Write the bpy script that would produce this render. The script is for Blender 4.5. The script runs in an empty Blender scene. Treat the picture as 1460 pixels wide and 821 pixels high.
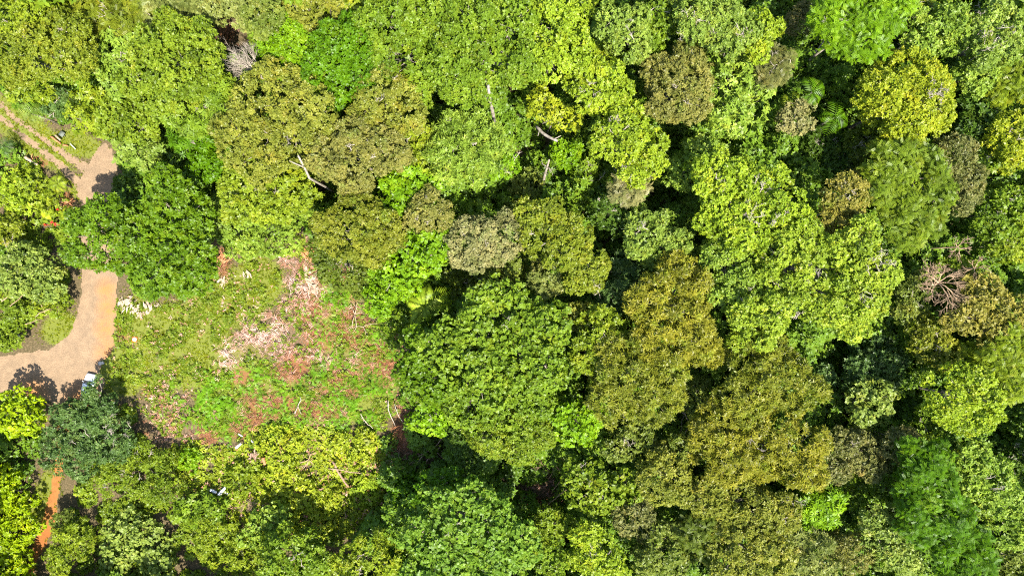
import bpy, math
import numpy as np
rng = np.random.default_rng(11)
R = math.radians
W0, H0, F, CAM = 1460.0, 821.0, 973.0, 97.0
col = bpy.context.scene.collection
PI = math.pi

def P(u, v, z=0.0):
    """photo position -> place in the world at height z (straight-down view)."""
    k = (CAM - z) / F
    return np.array([(u - W0 / 2) * k, (H0 / 2 - v) * k, z])

# ------------------------------------------------------------------ materials
def lin(c):
    c = np.array(c[:3], float) / 255.0
    return np.where(c <= .04045, c / 12.92, ((c + .055) / 1.055) ** 2.4)

def new_mat(name):
    m = bpy.data.materials.new(name); m.use_nodes = True
    nt = m.node_tree; nt.nodes.clear()
    out = nt.nodes.new('ShaderNodeOutputMaterial')
    return m, nt, out

def ramp(nt, stops):
    n = nt.nodes.new('ShaderNodeValToRGB')
    el = n.color_ramp.elements
    while len(el) < len(stops): el.new(0.5)
    for e, (p, c) in zip(el, stops):
        e.position = p; e.color = (*[float(min(max(x, 0), 1)) for x in c], 1)
    return n

PAL = {  # sunlit look of each foliage, turned into leaf reflectance below
 'lime': (190, 220, 54), 'limepale': (171, 200, 76), 'ylime': (191, 218, 51), 'paleg': (158, 188, 63),
 'mango': (115, 151, 22), 'vivid': (140, 184, 23), 'emerald': (106, 152, 15), 'yellow': (205, 220, 50),
 'olive': (157, 164, 58), 'oliveyellow': (151, 166, 44), 'brownolive': (158, 156, 72), 'tan': (172, 168, 103),
 'gold': (168, 166, 49), 'goldolive': (152, 158, 47), 'med': (136, 167, 40), 'green': (130, 168, 49),
 'dark': (94, 126, 38), 'bluegreen': (108, 140, 67), 'bluepale': (160, 182, 77), 'greyg': (139, 156, 60),
 'darkolive': (121, 140, 43), 'yg': (176, 200, 48), 'greyolive': (143, 146, 76), 'goldbrown': (176, 167, 70),
 'sun': (197, 229, 23), 'olivegreen': (143, 168, 41), 'brown': (150, 144, 81), 'paleyellow': (180, 192, 95),
 'fern': (141, 196, 34), 'grassc': (150, 164, 16), 'thicket': (185, 202, 51), 'under': (125, 162, 42),
 'limeglow': (191, 218, 61),}
ALB = 0.50
LEAF = {}
def leaf_mat(pal, rough=0.42):
    if pal in LEAF: return LEAF[pal]
    c = lin(PAL[pal]) * ALB * (.86 if pal in ('lime', 'limeglow', 'ylime', 'limepale', 'yellow', 'sun', 'paleyellow', 'yg') else 1.1)
    dk = c * np.array([.62, .68, .60]); lt = np.minimum(c * np.array([1.42, 1.30, 1.35]), .42)
    m, nt, out = new_mat('leaf ' + pal)
    N = nt.nodes.new; L = nt.links.new
    at = N('ShaderNodeAttribute'); at.attribute_name = 'tint'
    tc = N('ShaderNodeTexCoord')
    no = N('ShaderNodeTexNoise'); no.inputs['Scale'].default_value = .33; no.inputs['Detail'].default_value = 3
    gp = N('ShaderNodeNewGeometry'); L(gp.outputs['Position'], no.inputs['Vector'])
    ma = N('ShaderNodeMath'); ma.operation = 'MULTIPLY_ADD'; ma.inputs[1].default_value = .9; ma.inputs[2].default_value = -.45
    L(no.outputs['Fac'], ma.inputs[0])
    ad = N('ShaderNodeMath'); ad.operation = 'ADD'; ad.use_clamp = True
    L(at.outputs['Fac'], ad.inputs[0]); L(ma.outputs[0], ad.inputs[1])
    brn = np.array([.16, .10, .035]) * .7 + c * .3
    r = ramp(nt, [(0.0, dk * .62 + brn * .1), (.12, dk), (.55, c), (.92, lt), (1.0, lt * .8 + lin((225, 215, 120)) * .12)])
    L(ad.outputs[0], r.inputs[0])
    n2 = N('ShaderNodeTexNoise'); n2.inputs['Scale'].default_value = .55; n2.inputs['Detail'].default_value = 4; n2.inputs['Roughness'].default_value = .7
    L(gp.outputs['Position'], n2.inputs['Vector'])
    mr = N('ShaderNodeMapRange'); mr.interpolation_type = 'SMOOTHSTEP'
    mr.inputs[1].default_value = .50; mr.inputs[2].default_value = .74; mr.inputs[4].default_value = .95; L(n2.outputs['Fac'], mr.inputs[0])
    mm = N('ShaderNodeMix'); mm.data_type = 'RGBA'; mm.blend_type = 'MULTIPLY'; mm.inputs[7].default_value = (1.28, 1.0, .85, 1) if pal not in ('tan', 'gold', 'goldolive', 'brownolive', 'brown', 'goldbrown') else (.86, 1.12, .8, 1)
    L(mr.outputs[0], mm.inputs[0]); L(r.outputs[0], mm.inputs[6])
    class _o: outputs = [mm.outputs[2]]
    r = _o
    pr = N('ShaderNodeBsdfPrincipled')
    pr.inputs['Roughness'].default_value = rough
    pr.inputs['Specular IOR Level'].default_value = .22
    L(r.outputs[0], pr.inputs['Base Color'])
    tr = N('ShaderNodeBsdfTranslucent')
    mx = N('ShaderNodeMix'); mx.data_type = 'RGBA'; mx.blend_type = 'MULTIPLY'; mx.inputs[0].default_value = 1
    mx.inputs[7].default_value = (1.0, 1.18, .5, 1)
    L(r.outputs[0], mx.inputs[6]); L(mx.outputs[2], tr.inputs['Color'])
    ms = N('ShaderNodeMixShader'); ms.inputs[0].default_value = .34
    L(pr.outputs[0], ms.inputs[1]); L(tr.outputs[0], ms.inputs[2]); L(ms.outputs[0], out.inputs[0])
    LEAF[pal] = m
    return m

def noise_mat(name, c1, c2, scale=3.0, rough=.9, detail=6, bump=.0, spec=.15):
    m, nt, out = new_mat(name)
    N = nt.nodes.new; L = nt.links.new
    tc = N('ShaderNodeTexCoord')
    no = N('ShaderNodeTexNoise'); no.inputs['Scale'].default_value = scale; no.inputs['Detail'].default_value = detail
    L(tc.outputs['Object'], no.inputs['Vector'])
    r = ramp(nt, [(.3, c1), (.7, c2)]); L(no.outputs['Fac'], r.inputs[0])
    pr = N('ShaderNodeBsdfPrincipled'); pr.inputs['Roughness'].default_value = rough
    pr.inputs['Specular IOR Level'].default_value = spec
    L(r.outputs[0], pr.inputs['Base Color'])
    if bump:
        b = N('ShaderNodeBump'); b.inputs['Strength'].default_value = bump; b.inputs['Distance'].default_value = .05
        L(no.outputs['Fac'], b.inputs['Height']); L(b.outputs[0], pr.inputs['Normal'])
    L(pr.outputs[0], out.inputs[0])
    return m

def tint_mat(name, stops, rough=.8):
    m, nt, out = new_mat(name)
    at = nt.nodes.new('ShaderNodeAttribute'); at.attribute_name = 'tint'
    r = ramp(nt, stops); nt.links.new(at.outputs['Fac'], r.inputs[0])
    pr = nt.nodes.new('ShaderNodeBsdfPrincipled'); pr.inputs['Roughness'].default_value = rough
    pr.inputs['Specular IOR Level'].default_value = .2
    nt.links.new(r.outputs[0], pr.inputs['Base Color']); nt.links.new(pr.outputs[0], out.inputs[0])
    return m

BARK = noise_mat('bark', (.10, .08, .06), (.30, .26, .20), 4, .9, 6, .5)
PALEBARK = noise_mat('pale bark', (.15, .125, .09), (.33, .29, .23), 3, .85, 6, .5)
DEADWOOD = noise_mat('dead wood', (.22, .14, .08), (.40, .28, .175), 3, .85, 6, .4)
GREYWOOD = noise_mat('grey twig', (.28, .23, .175), (.48, .41, .33), 3, .85, 4, .3)
BROWNWOOD = noise_mat('brown wood', (.16, .09, .055), (.36, .24, .17), 4, .85, 6, .4)
REDWOOD = noise_mat('reddish wood', (.26, .10, .04), (.48, .22, .10), 3, .85, 6, .4)
BLEACHED = noise_mat('bleached wood', (.42, .40, .38), (.64, .62, .60), 5, .7, 6, .3)
CREAM = noise_mat('cream dry leaf', (.26, .185, .12), (.42, .33, .235), 3, .8, 6, .2)

# ------------------------------------------------------------------ meshes
def mesh_obj(name, V, Fq, mat, parent=None, tint=None, loc=(0, 0, 0), tris=None, smooth=False):
    me = bpy.data.meshes.new(name)
    V = np.ascontiguousarray(V, np.float32)
    nq = len(Fq)
    me.vertices.add(len(V)); me.vertices.foreach_set('co', V.ravel())
    me.loops.add(nq * 4); me.loops.foreach_set('vertex_index', np.ascontiguousarray(Fq, np.int32).ravel())
    me.polygons.add(nq)
    me.polygons.foreach_set('loop_start', np.arange(0, nq * 4, 4, dtype=np.int32))
    me.polygons.foreach_set('loop_total', np.full(nq, 4, np.int32))
    if smooth: me.polygons.foreach_set('use_smooth', np.ones(nq, bool))
    if tint is not None:
        a = me.attributes.new('tint', 'FLOAT', 'FACE'); a.data.foreach_set('value', np.ascontiguousarray(tint, np.float32))
    me.update(calc_edges=True)
    for m in (mat if isinstance(mat, (list, tuple)) else [mat]): me.materials.append(m)
    o = bpy.data.objects.new(name, me); col.objects.link(o)
    o.location = loc
    if parent: o.parent = parent
    return o

def norm(a): return a / np.maximum(np.linalg.norm(a, axis=-1, keepdims=True), 1e-9)
def rdir(n): return norm(rng.normal(size=(n, 3)))

def leaves(p, d, n, L, Wd, fold=.18, droop=.12, mid=.42):
    """N rhombic leaves folded along the midrib."""
    s = norm(np.cross(d, n)); L = L[:, None]; Wd = Wd[:, None]
    a = p + d * L * mid + n * Wd * fold
    V = np.stack([p, a + s * Wd * .5, p + d * L - n * L * droop, a - s * Wd * .5], 1).reshape(-1, 3)
    return V, np.arange(len(p) * 4).reshape(-1, 4)

def frame(a):
    h = np.where(np.abs(a[:, 2:3]) < .9, np.array([[0, 0, 1.]]), np.array([[1., 0, 0]]))
    t1 = norm(np.cross(h, a)); return t1, np.cross(a, t1)

def rosettes(C, A, T, k, L, Wd, el=(.1, .7), droop=.15, jit=.3, fold=.18, mid=.42):
    """k leaves round the axis A at every cluster centre C."""
    n = len(C)
    t1, t2 = frame(A)
    th = (np.arange(k)[None] * 2 * PI / k + rng.uniform(0, 6.28, (n, 1)) + rng.normal(0, jit, (n, k))).ravel()
    i = np.repeat(np.arange(n), k)
    e = rng.uniform(el[0], el[1], n * k)
    rad = t1[i] * np.cos(th)[:, None] + t2[i] * np.sin(th)[:, None]
    d = rad * np.cos(e)[:, None] + A[i] * np.sin(e)[:, None]
    nn = -rad * np.sin(e)[:, None] + A[i] * np.cos(e)[:, None]
    s = rng.uniform(.7, 1.25, n * k)
    V, Q = leaves(C[i] + d * .04 * L, d, nn, L * s, Wd * s * rng.uniform(.8, 1.15, n * k), fold, droop, mid)
    t = np.clip(.62 * T[i] + .38 * rng.uniform(0, 1, n * k), 0, 1)
    return V, Q, t

def sprays(C, A, T, k, L, Wd, ll):
    """pinnate sprays: k pairs of leaflets along a drooping twig."""
    n = len(C)
    t1, t2 = frame(A)
    th = rng.uniform(0, 6.28, n)
    ax = norm(t1 * np.cos(th)[:, None] + t2 * np.sin(th)[:, None] + A * .25)
    up = norm(A - ax * np.sum(A * ax, 1, keepdims=True)); sd = np.cross(ax, up)
    i = np.repeat(np.arange(n), 2 * k)
    j = np.tile(np.repeat(np.linspace(.1, 1, k), 2), n)
    sg = np.tile(np.array([1, -1.]), n * k)
    p = C[i] + ax[i] * (j * L)[:, None] - up[i] * (.25 * L * j ** 2)[:, None]
    d = norm(sd[i] * sg[:, None] + ax[i] * .55 + up[i] * .1)
    l = ll * (1 - .55 * np.abs(j - .45)) * rng.uniform(.8, 1.2, len(j))
    V, Q = leaves(p, d, up[i], l, Wd * np.ones(len(j)))
    return V, Q, np.clip(.65 * T[i] + .35 * rng.uniform(0, 1, len(j)), 0, 1)

class MB:
    def __init__(s): s.V = []; s.Q = []; s.T = []; s.n = 0
    def add(s, V, Q, t=None):
        s.V.append(np.asarray(V, float)); s.Q.append(np.asarray(Q) + s.n); s.n += len(V)
        s.T.append(np.full(len(Q), .5) if t is None else t)
    def tube(s, pts, rad, sides=7, rough=.0):
        pts = np.asarray(pts, float); m = len(pts)
        tg = norm(np.gradient(pts, axis=0))
        t1, t2 = frame(tg)
        for i in range(1, m):           # keep the ring frame steady
            v = t1[i - 1] - tg[i] * np.dot(t1[i - 1], tg[i]); t1[i] = v / max(np.linalg.norm(v), 1e-6); t2[i] = np.cross(tg[i], t1[i])
        th = np.arange(sides) * 2 * PI / sides
        r = np.asarray(rad, float)[:, None] * (1 + rough * rng.normal(size=(m, sides)))
        V = pts[:, None] + r[..., None] * (np.cos(th)[None, :, None] * t1[:, None] + np.sin(th)[None, :, None] * t2[:, None])
        V = V.reshape(-1, 3); Q = []
        for i in range(m - 1):
            for j in range(sides):
                k = (j + 1) % sides
                Q.append((i * sides + j, i * sides + k, (i + 1) * sides + k, (i + 1) * sides + j))
        V = np.vstack([V, pts[:1], pts[-1:]]); a, b = m * sides, m * sides + 1
        for j in range(0, sides - 1, 2):
            Q.append((a, (j + 2) % sides, j + 1, j)); o = (m - 1) * sides
            Q.append((b, o + j, o + j + 1, o + (j + 2) % sides))
        s.add(V, np.array(Q))
    def box(s, c, d, taper=(1, 1), rot=0):
        x, y, z = np.array(d) / 2
        V = np.array([(-x, -y, -z), (x, -y, -z), (x, y, -z), (-x, y, -z),
                      (-x * taper[0], -y * taper[1], z), (x * taper[0], -y * taper[1], z), (x * taper[0], y * taper[1], z), (-x * taper[0], y * taper[1], z)])
        if rot:
            cs, sn = math.cos(rot), math.sin(rot); V = V @ np.array([[cs, sn, 0], [-sn, cs, 0], [0, 0, 1]])
        s.add(V + np.array(c), np.array([(0, 3, 2, 1), (4, 5, 6, 7), (0, 1, 5, 4), (1, 2, 6, 5), (2, 3, 7, 6), (3, 0, 4, 7)]))
    def build(s, name, mat, parent=None, off=(0, 0, 0), smooth=False):
        V = np.vstack(s.V) - np.array(off)
        return mesh_obj(name, V, np.vstack(s.Q), mat, parent, np.concatenate(s.T), smooth=smooth)

def empty(name, loc, rz=0):
    o = bpy.data.objects.new(name, None); col.objects.link(o)
    o.location = tuple(float(x) for x in loc); o.rotation_euler = (0, 0, rz); o.empty_display_size = .5
    return o
def tag(o, label=None, cat=None, group=None, kind=None):
    if label: o['label'] = label
    if cat: o['category'] = cat
    if group: o['group'] = group
    if kind: o['kind'] = kind
    return o

# ------------------------------------------------------------------ trees
K = {  # leaf length, width, leaves per cluster, puff radius, cover, gap, height ratio, elevation
 'fine':    dict(L=.30, W=.17, k=5, pr=.62, cov=1.05, gap=.07, hr=.60, el=(.0, 1.0), bump=.08),
 'medium':  dict(L=.37, W=.21, k=6, pr=.85, cov=1.00, gap=.10, hr=.66, el=(.0, .9), bump=.13),
 'lump':    dict(L=.33, W=.20, k=6, pr=1.0, cov=1.2, gap=.13, hr=.58, el=(.0, 1.0), bump=.14),
 'mango':   dict(L=.42, W=.23, k=6, pr=.55, cov=1.05, gap=.08, hr=.66, el=(-.2, .8), bump=.07),
 'rosette': dict(L=.52, W=.14, k=8, pr=.80, cov=1.15, gap=.12, hr=.60, el=(.1, .9), bump=.13),
 'broad':   dict(L=.58, W=.28, k=6, pr=.85, cov=1.00, gap=.14, hr=.72, el=(-.3, .6), bump=.15),
 'star':    dict(L=.68, W=.18, k=9, pr=.95, cov=1.15, gap=.12, hr=.70, el=(-.2, .35), bump=.14),
 'round':   dict(L=.34, W=.30, k=6, pr=.80, cov=1.00, gap=.12, hr=.63, el=(.0, .8), bump=.14),
 'feather': dict(L=.70, W=.085, k=8, ll=.24, pr=.95, cov=1.10, gap=.11, hr=.64, el=(0, 1), bump=.14),
 'thin':    dict(L=.32, W=.14, k=5, pr=.75, cov=.72, gap=.20, hr=.68, el=(.0, 1.0), bump=.17),
}
for _k in K.values():
    for _q in ('L', 'W', 'll'):
        if _q in _k: _k[_q] *= .88
def crown_points(B, kd, low=-.3, dens=1.0):
    """B: list of (centre xyz, radius, half height). Cluster centres, axes and tints."""
    Cs, As, Ts = [], [], []
    pr = kd['pr']
    for bi, (c, r, h) in enumerate(B):
        p_ = min(pr, r * .42)
        rr, hh = max(r - p_ * .75, .3), max(h - p_ * .7, .25)
        area = 2 * PI * r * (r * .45 + h * .75)
        n = max(5, int(area * 1.15 / (PI * p_ * p_)))
        i = np.arange(n) + .5
        z = 1 - (1 - low) * i / n; th = i * 2.39996 + rng.uniform(0, 6)
        d = np.stack([np.sqrt(1 - z * z) * np.cos(th), np.sqrt(1 - z * z) * np.sin(th), z], 1)
        d = norm(d + rng.normal(0, .10, d.shape))
        f = rng.uniform(0, 6.28, 4); b = kd['bump']
        az = np.arctan2(d[:, 1], d[:, 0])
        rad = 1 + b * np.sin(3 * az + f[0] + 2 * d[:, 2]) + b * .8 * np.sin(5 * az + f[1] - 3 * d[:, 2]) + rng.normal(0, b * .6, n)
        pc = c + d * np.array([rr, rr, hh]) * rad[:, None]
        keep = rng.uniform(0, 1, n) > kd['gap']
        for bj, (c2, r2, h2) in enumerate(B):
            if bj != bi:
                q = (pc - c2) / np.array([r2, r2, h2]); keep &= np.linalg.norm(q, axis=1) > .74
        pc, d = pc[keep], d[keep]
        if not len(pc): continue
        ps = p_ * rng.uniform(.7, 1.3, len(pc))
        la = kd['k'] * kd['L'] * kd['W'] * .5 if 'll' not in kd else 2 * kd['k'] * kd['ll'] * kd['W'] * .5 * .8
        m = np.maximum(2, (dens * kd['cov'] * 2 * PI * ps ** 2 / la)).astype(int)
        j = np.repeat(np.arange(len(pc)), m)
        q = norm(rdir(len(j)) + d[j] * .55 + np.array([0, 0, .25]))
        Cs.append(pc[j] + q * (ps[j] * rng.uniform(.72, 1.05, len(j)))[:, None])
        As.append(norm(q * .55 + np.array([0, 0, .55]) + rdir(len(j)) * .62))
        pt = np.clip(rng.normal(.5, .2, len(pc)), 0, 1); Ts.append(np.clip(pt[j] + rng.normal(0, .1, len(j)), 0, 1))
    return np.vstack(Cs), np.vstack(As), np.concatenate(Ts)

def foliage(mb, C, A, T, kd, scale=1.0):
    if 'll' in kd: mb.add(*sprays(C, A, T, kd['k'], kd['L'] * scale, kd['W'] * scale, kd['ll'] * scale))
    else: mb.add(*rosettes(C, A, T, kd['k'], kd['L'] * scale, kd['W'] * scale, kd['el']))

def limb_path(a, b, sag=.12, n=6):
    t = np.linspace(0, 1, n)[:, None]
    w = rng.normal(0, .05, (n, 3)) * np.linalg.norm(b - a); w[0] = w[-1] = 0
    return a + (b - a) * t + w + np.array([0, 0, 1]) * (np.sin(t * PI) * -sag * np.linalg.norm(b - a))

def branchy(mb, a, d, L, r, depth, spread=.6, kids=3, sides=5, upw=.15):
    b = a + d * L
    mid = (a + b) / 2 + rng.normal(0, .06 * L, 3)
    mb.tube([a, mid, b], [r, r * .8, r * .6], sides, 0)
    if depth == 0: return
    for _ in range(kids):
        nd = norm(d + rng.normal(0, spread, 3) + np.array([0, 0, upw]))
        s = a + (b - a) * rng.uniform(.45, 1.0)
        branchy(mb, s, nd, L * rng.uniform(.55, .8), r * .58, depth - 1, spread, kids, sides - (1 if sides > 3 else 0), upw)

NTREE = 0
GROW = 1.13
def tree(kind, pal, zt, blobs, label, name='forest_tree', cat='tree', twigs=(), group='trees of the forest canopy', dens=1.0, hr=None, bark=None, scale=1.0, grow=None, sat=True):
    global NTREE; NTREE += 1
    if zt > 8.5: zt = zt * .80 + 2.0 + rng.uniform(-.4, .4)
    kd = dict(K[kind])
    if hr: kd['hr'] = hr
    B = []; blobs = list(blobs)
    if (zt > 8.5 or sat == 2) and sat:
        tot = math.sqrt(sum(b[2] ** 2 for b in blobs)); ns = int(np.clip(tot / 9, 3, 9)); uc = np.mean([b[0] for b in blobs]); vc = np.mean([b[1] for b in blobs])
        for q in range(ns):
            b = blobs[rng.integers(0, len(blobs))] if q else blobs[0]
            if len(b) > 3: continue
            a = rng.uniform(0, 6.28) if len(blobs) < 2 or rng.uniform() < .35 else math.atan2(b[1] - vc, b[0] - uc) + rng.normal(0, .7)
            k = rng.uniform(.34, .55); d = b[2] * rng.uniform(.85, 1.12)
            uu, vv = b[0] + math.cos(a) * d, b[1] + math.sin(a) * d
            if at_px(open_d, uu, vv) or at_px(lambda x, y: ell(x, y, DEEP), uu, vv) > .4: continue
            blobs.append((uu, vv, max(b[2] * k, 7), -rng.uniform(.8, .26 * zt)))
    for bl in blobs:
        u, v, rp = bl[:3]; rp *= grow or GROW; z = zt + (bl[3] if len(bl) > 3 else 0) + (rng.uniform(-.8, .4) if zt > 8 else rng.uniform(-.2, .2))
        r = rp * (CAM - z) / F
        h = min(r * kd['hr'], z * .48); zc = z - h
        r = rp * (CAM - zc) / F * .98
        B.append((P(u, v, zc), r, h))
    wts = np.array([b[1] ** 2 for b in B])
    cen = sum(b[0] * w for b, w in zip(B, wts)) / wts.sum()
    base = np.array([cen[0], cen[1], 0.0])
    root = tag(empty(name, base), label, cat, group)
    # trunk and limbs, one continuous woody part
    rt = .05 + .024 * math.sqrt(wts.sum()) * (1 if zt > 8 else .6)
    zf = max(min(b[0][2] - b[2] * .5 for b in B) * .8, zt * .25)
    fork = np.array([cen[0] + rng.normal(0, .2), cen[1] + rng.normal(0, .2), zf])
    tk = MB()
    tk.tube([base + (0, 0, -.15), base + (0, 0, .25), (base * .5 + fork * .5) + np.array([rng.normal(0, .1), rng.normal(0, .1), 0]), fork], [rt * 1.6, rt * 1.1, rt * .9, rt * .75], 8, .04)
    for c, r, h in B:
        hub = c + np.array([0, 0, -h * .25])
        tk.tube(limb_path(fork, hub), np.linspace(rt * .6, rt * .28, 6), 6, .03)
        for _ in range(5 if r > 1.6 else 3):
            a = rng.uniform(0, 6.28); q = np.array([math.cos(a) * r * .72, math.sin(a) * r * .72, h * rng.uniform(.1, .55)])
            tk.tube(limb_path(hub, c + q, .04, 5), np.linspace(rt * .28, rt * .08, 5), 4, 0)
    tk.build('trunk', bark or BARK, root, base)
    cr = MB()
    C, A, T = crown_points(B, kd, dens=dens); foliage(cr, C, A, T, kd, scale)
    for c, r, h in B:               # leaves of the crown's inside
        n = int(3 * r * r * dens)
        q = rdir(n) * rng.uniform(.3, .72, n)[:, None]; q[:, 2] = np.abs(q[:, 2]) * .9 - .15
        cc = c + q * np.array([r, r, h])
        k2 = {'L': .55, 'W': .30, 'k': 5, 'el': (0, .6)}
        foliage(cr, cc, norm(rdir(n) * .5 + np.array([0, 0, .8])), np.clip(rng.normal(.45, .2, n), 0, 1), k2)
    cr.build('crown', leaf_mat(pal), root, base)
    if not twigs and zt > 8.5 and rng.uniform() < .45:
        b = blobs[0]; twigs = [(b[0], b[1], b[2] * .9, int(rng.integers(2, 5)))]
    for (u, v, rp, n) in twigs:
        for _ in range(n):
            uu, vv = u + rng.normal(0, rp * .5), v + rng.normal(0, rp * .5); z0 = zt * .8
            for c, r, h in B:
                q = (P(uu, vv, c[2] + h * .8) - c) / r; dd = q[0] ** 2 + q[1] ** 2
                if dd < 1: z0 = max(z0, c[2] + h * math.sqrt(1 - dd))
            tw = MB(); s = P(uu, vv, z0 - .35)
            branchy(tw, s, norm(np.array([rng.normal(0, .8), rng.normal(0, .8), .55])), rng.uniform(.5, .9), .045, 2, .7, 3, 4, .1)
            tw.build('dead_twig', GREYWOOD, root, base)
    return root

def bush(kind, pal, zt, blobs, label, **kw):
    kw.setdefault('name', 'shrub'); kw.setdefault('cat', 'shrub'); kw.setdefault('group', 'shrubs of the forest edge')
    return tree(kind, pal, zt, blobs, label, **kw)
# ------------------------------------------------------------------ ground cover masks (in photo-plan coordinates at ground level)
def ell(u, v, L):
    out = np.zeros_like(u)
    for (a, b, ra, rb, *rt) in L:
        t = R(rt[0]) if rt else 0
        x = (u - a) * math.cos(t) + (v - b) * math.sin(t); y = -(u - a) * math.sin(t) + (v - b) * math.cos(t)
        out = np.maximum(out, np.exp(-((x / ra) ** 2 + (y / rb) ** 2) ** 1.5))
    return out
_VN = {}
def vnoise(u, v, s, seed):
    """smooth value noise."""
    if seed not in _VN: _VN[seed] = np.random.default_rng(seed).uniform(0, 1, (64, 64))
    g = _VN[seed]
    x, y = u / s, v / s; xi, yi = np.floor(x).astype(int), np.floor(y).astype(int); fx, fy = x - xi, y - yi
    fx, fy = fx * fx * (3 - 2 * fx), fy * fy * (3 - 2 * fy)
    G = lambda a, b: g[a % 64, b % 64]
    return (G(xi, yi) * (1 - fx) + G(xi + 1, yi) * fx) * (1 - fy) + (G(xi, yi + 1) * (1 - fx) + G(xi + 1, yi + 1) * fx) * fy
def in_poly(u, v, poly):
    ins = np.zeros(u.shape, bool); n = len(poly)
    for i in range(n):
        x1, y1 = poly[i]; x2, y2 = poly[(i + 1) % n]
        c = (y1 > v) != (y2 > v); xx = (x2 - x1) * (v - y1) / (y2 - y1 + 1e-12) + x1
        ins ^= c & (u < xx)
    return ins
def strip(u, v, pts):
    d = np.full(u.shape, 1e9)
    for (x1, y1, w1), (x2, y2, w2) in zip(pts[:-1], pts[1:]):
        L2 = (x2 - x1) ** 2 + (y2 - y1) ** 2
        t = np.clip(((u - x1) * (x2 - x1) + (v - y1) * (y2 - y1)) / L2, 0, 1)
        d = np.minimum(d, np.hypot(u - x1 - t * (x2 - x1), v - y1 - t * (y2 - y1)) - (w1 + (w2 - w1) * t) / 2)
    return d
GRASS = [(255, 480, 85, 55), (325, 425, 70, 50), (300, 520, 90, 45), (230, 520, 60, 45), (370, 400, 40, 40), (85, 468, 30, 26, -35), (112, 205, 38, 20, 20),
         (98, 262, 30, 10, 55), (40, 190, 90, 30, 40), (55, 720, 14, 60, 18), (30, 525, 30, 10), (190, 460, 40, 40), (20, 165, 40, 16, 40), (175, 530, 40, 40)]
FERN = [(370, 560, 95, 40), (500, 555, 75, 55), (330, 590, 60, 40), (475, 440, 45, 45), (500, 500, 55, 40), (420, 590, 80, 30)]
PINK = [(405, 490, 62, 40), (440, 430, 34, 50), (425, 385, 24, 32), (345, 505, 40, 22), (475, 510, 50, 22), (240, 572, 22, 30), (285, 612, 38, 20), (505, 445, 18, 26)]
RED = [(362, 597, 26, 15), (452, 585, 50, 16), (405, 572, 28, 12), (345, 538, 26, 14), (440, 380, 18, 34), (440, 440, 26, 30), (500, 400, 28, 18), (505, 470, 30, 36),
       (545, 515, 30, 34), (576, 615, 20, 40), (318, 372, 11, 28), (345, 615, 26, 16), (300, 620, 22, 16), (420, 520, 36, 30), (490, 540, 40, 30), (380, 580, 40, 24), (460, 480, 40, 26), (772, 722, 26, 18), (735, 706, 13, 13),
       (710, 655, 8, 16), (322, 42, 14, 26, -20), (930, 290, 34, 10), (50, 232, 26, 12), (95, 285, 12, 18), (1255, 700, 14, 16), (575, 480, 14, 16), (170, 475, 16, 16)]
BARE = [(600, 640, 60, 50), (785, 690, 70, 60), (240, 600, 40, 45)]
E_POLY = [(117, 385), (168, 385), (166, 440), (163, 478), (158, 505), (140, 520), (150, 545), (140, 570), (118, 585), (82, 582), (76, 574), (40, 566), (-20, 562), (-90, 566), (-90, 505), (-20, 509), (30, 505), (72, 497), (98, 478), (110, 450), (116, 420)]
C_POLY = [(110, 262), (124, 240), (138, 212), (148, 205), (158, 215), (165, 239), (163, 258), (158, 285), (150, 310), (122, 310), (117, 290)]
def road_d(u, v):
    w = (vnoise(u, v, 9, 5) - .5) * 7 + (vnoise(u, v, 3.3, 6) - .5) * 4
    d = np.minimum(strip(u, v, [(-90, 104, 8), (0, 168, 8), (18, 182, 8), (44, 203, 9), (83, 233, 10), (112, 262, 12), (122, 292, 14)]),
                   strip(u, v, [(-90, 82, 8), (3, 150, 8), (21, 170, 8), (44, 185, 8), (71, 206, 9), (98, 224, 10), (125, 242, 14), (140, 258, 24)]))
    d = np.minimum(d, strip(u, v, [(135, 290, 32), (136, 340, 40), (142, 392, 48)]))
    ins = in_poly(u + w * .6, v - w * .6, E_POLY) | in_poly(u + w * .6, v - w * .6, C_POLY)
    return np.where(ins, -5, d + w * .5)
def path_d(u, v):
    w = (vnoise(u, v, 8, 15) - .5) * 7 + (vnoise(u, v, 3, 16) - .5) * 3
    return strip(u, v, [(92, 600, 20), (85, 640, 12), (80, 690, 11), (74, 720, 14), (68, 748, 20), (57, 775, 16), (46, 805, 8), (24, 880, 6)]) + w * .5
CLEAR = [(165, 425), (225, 436), (300, 425), (312, 395), (318, 365), (345, 350), (415, 345), (452, 360), (520, 420), (565, 490), (572, 585), (555, 615), (440, 612), (360, 645), (270, 655), (215, 600), (185, 560), (150, 545), (163, 500)]
def open_d(u, v):
    """> 0 where low growth only: roads, verges, clearing."""
    return (road_d(u, v) < 4) | (path_d(u, v) < 4) | in_poly(u, v, CLEAR) | (ell(u, v, [GRASS[5], GRASS[6], GRASS[7], GRASS[9], (322, 44, 15, 24, -20)]) > .45)
def uv_of(x, y): return W0 / 2 + x * F / CAM, H0 / 2 - y * F / CAM

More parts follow.
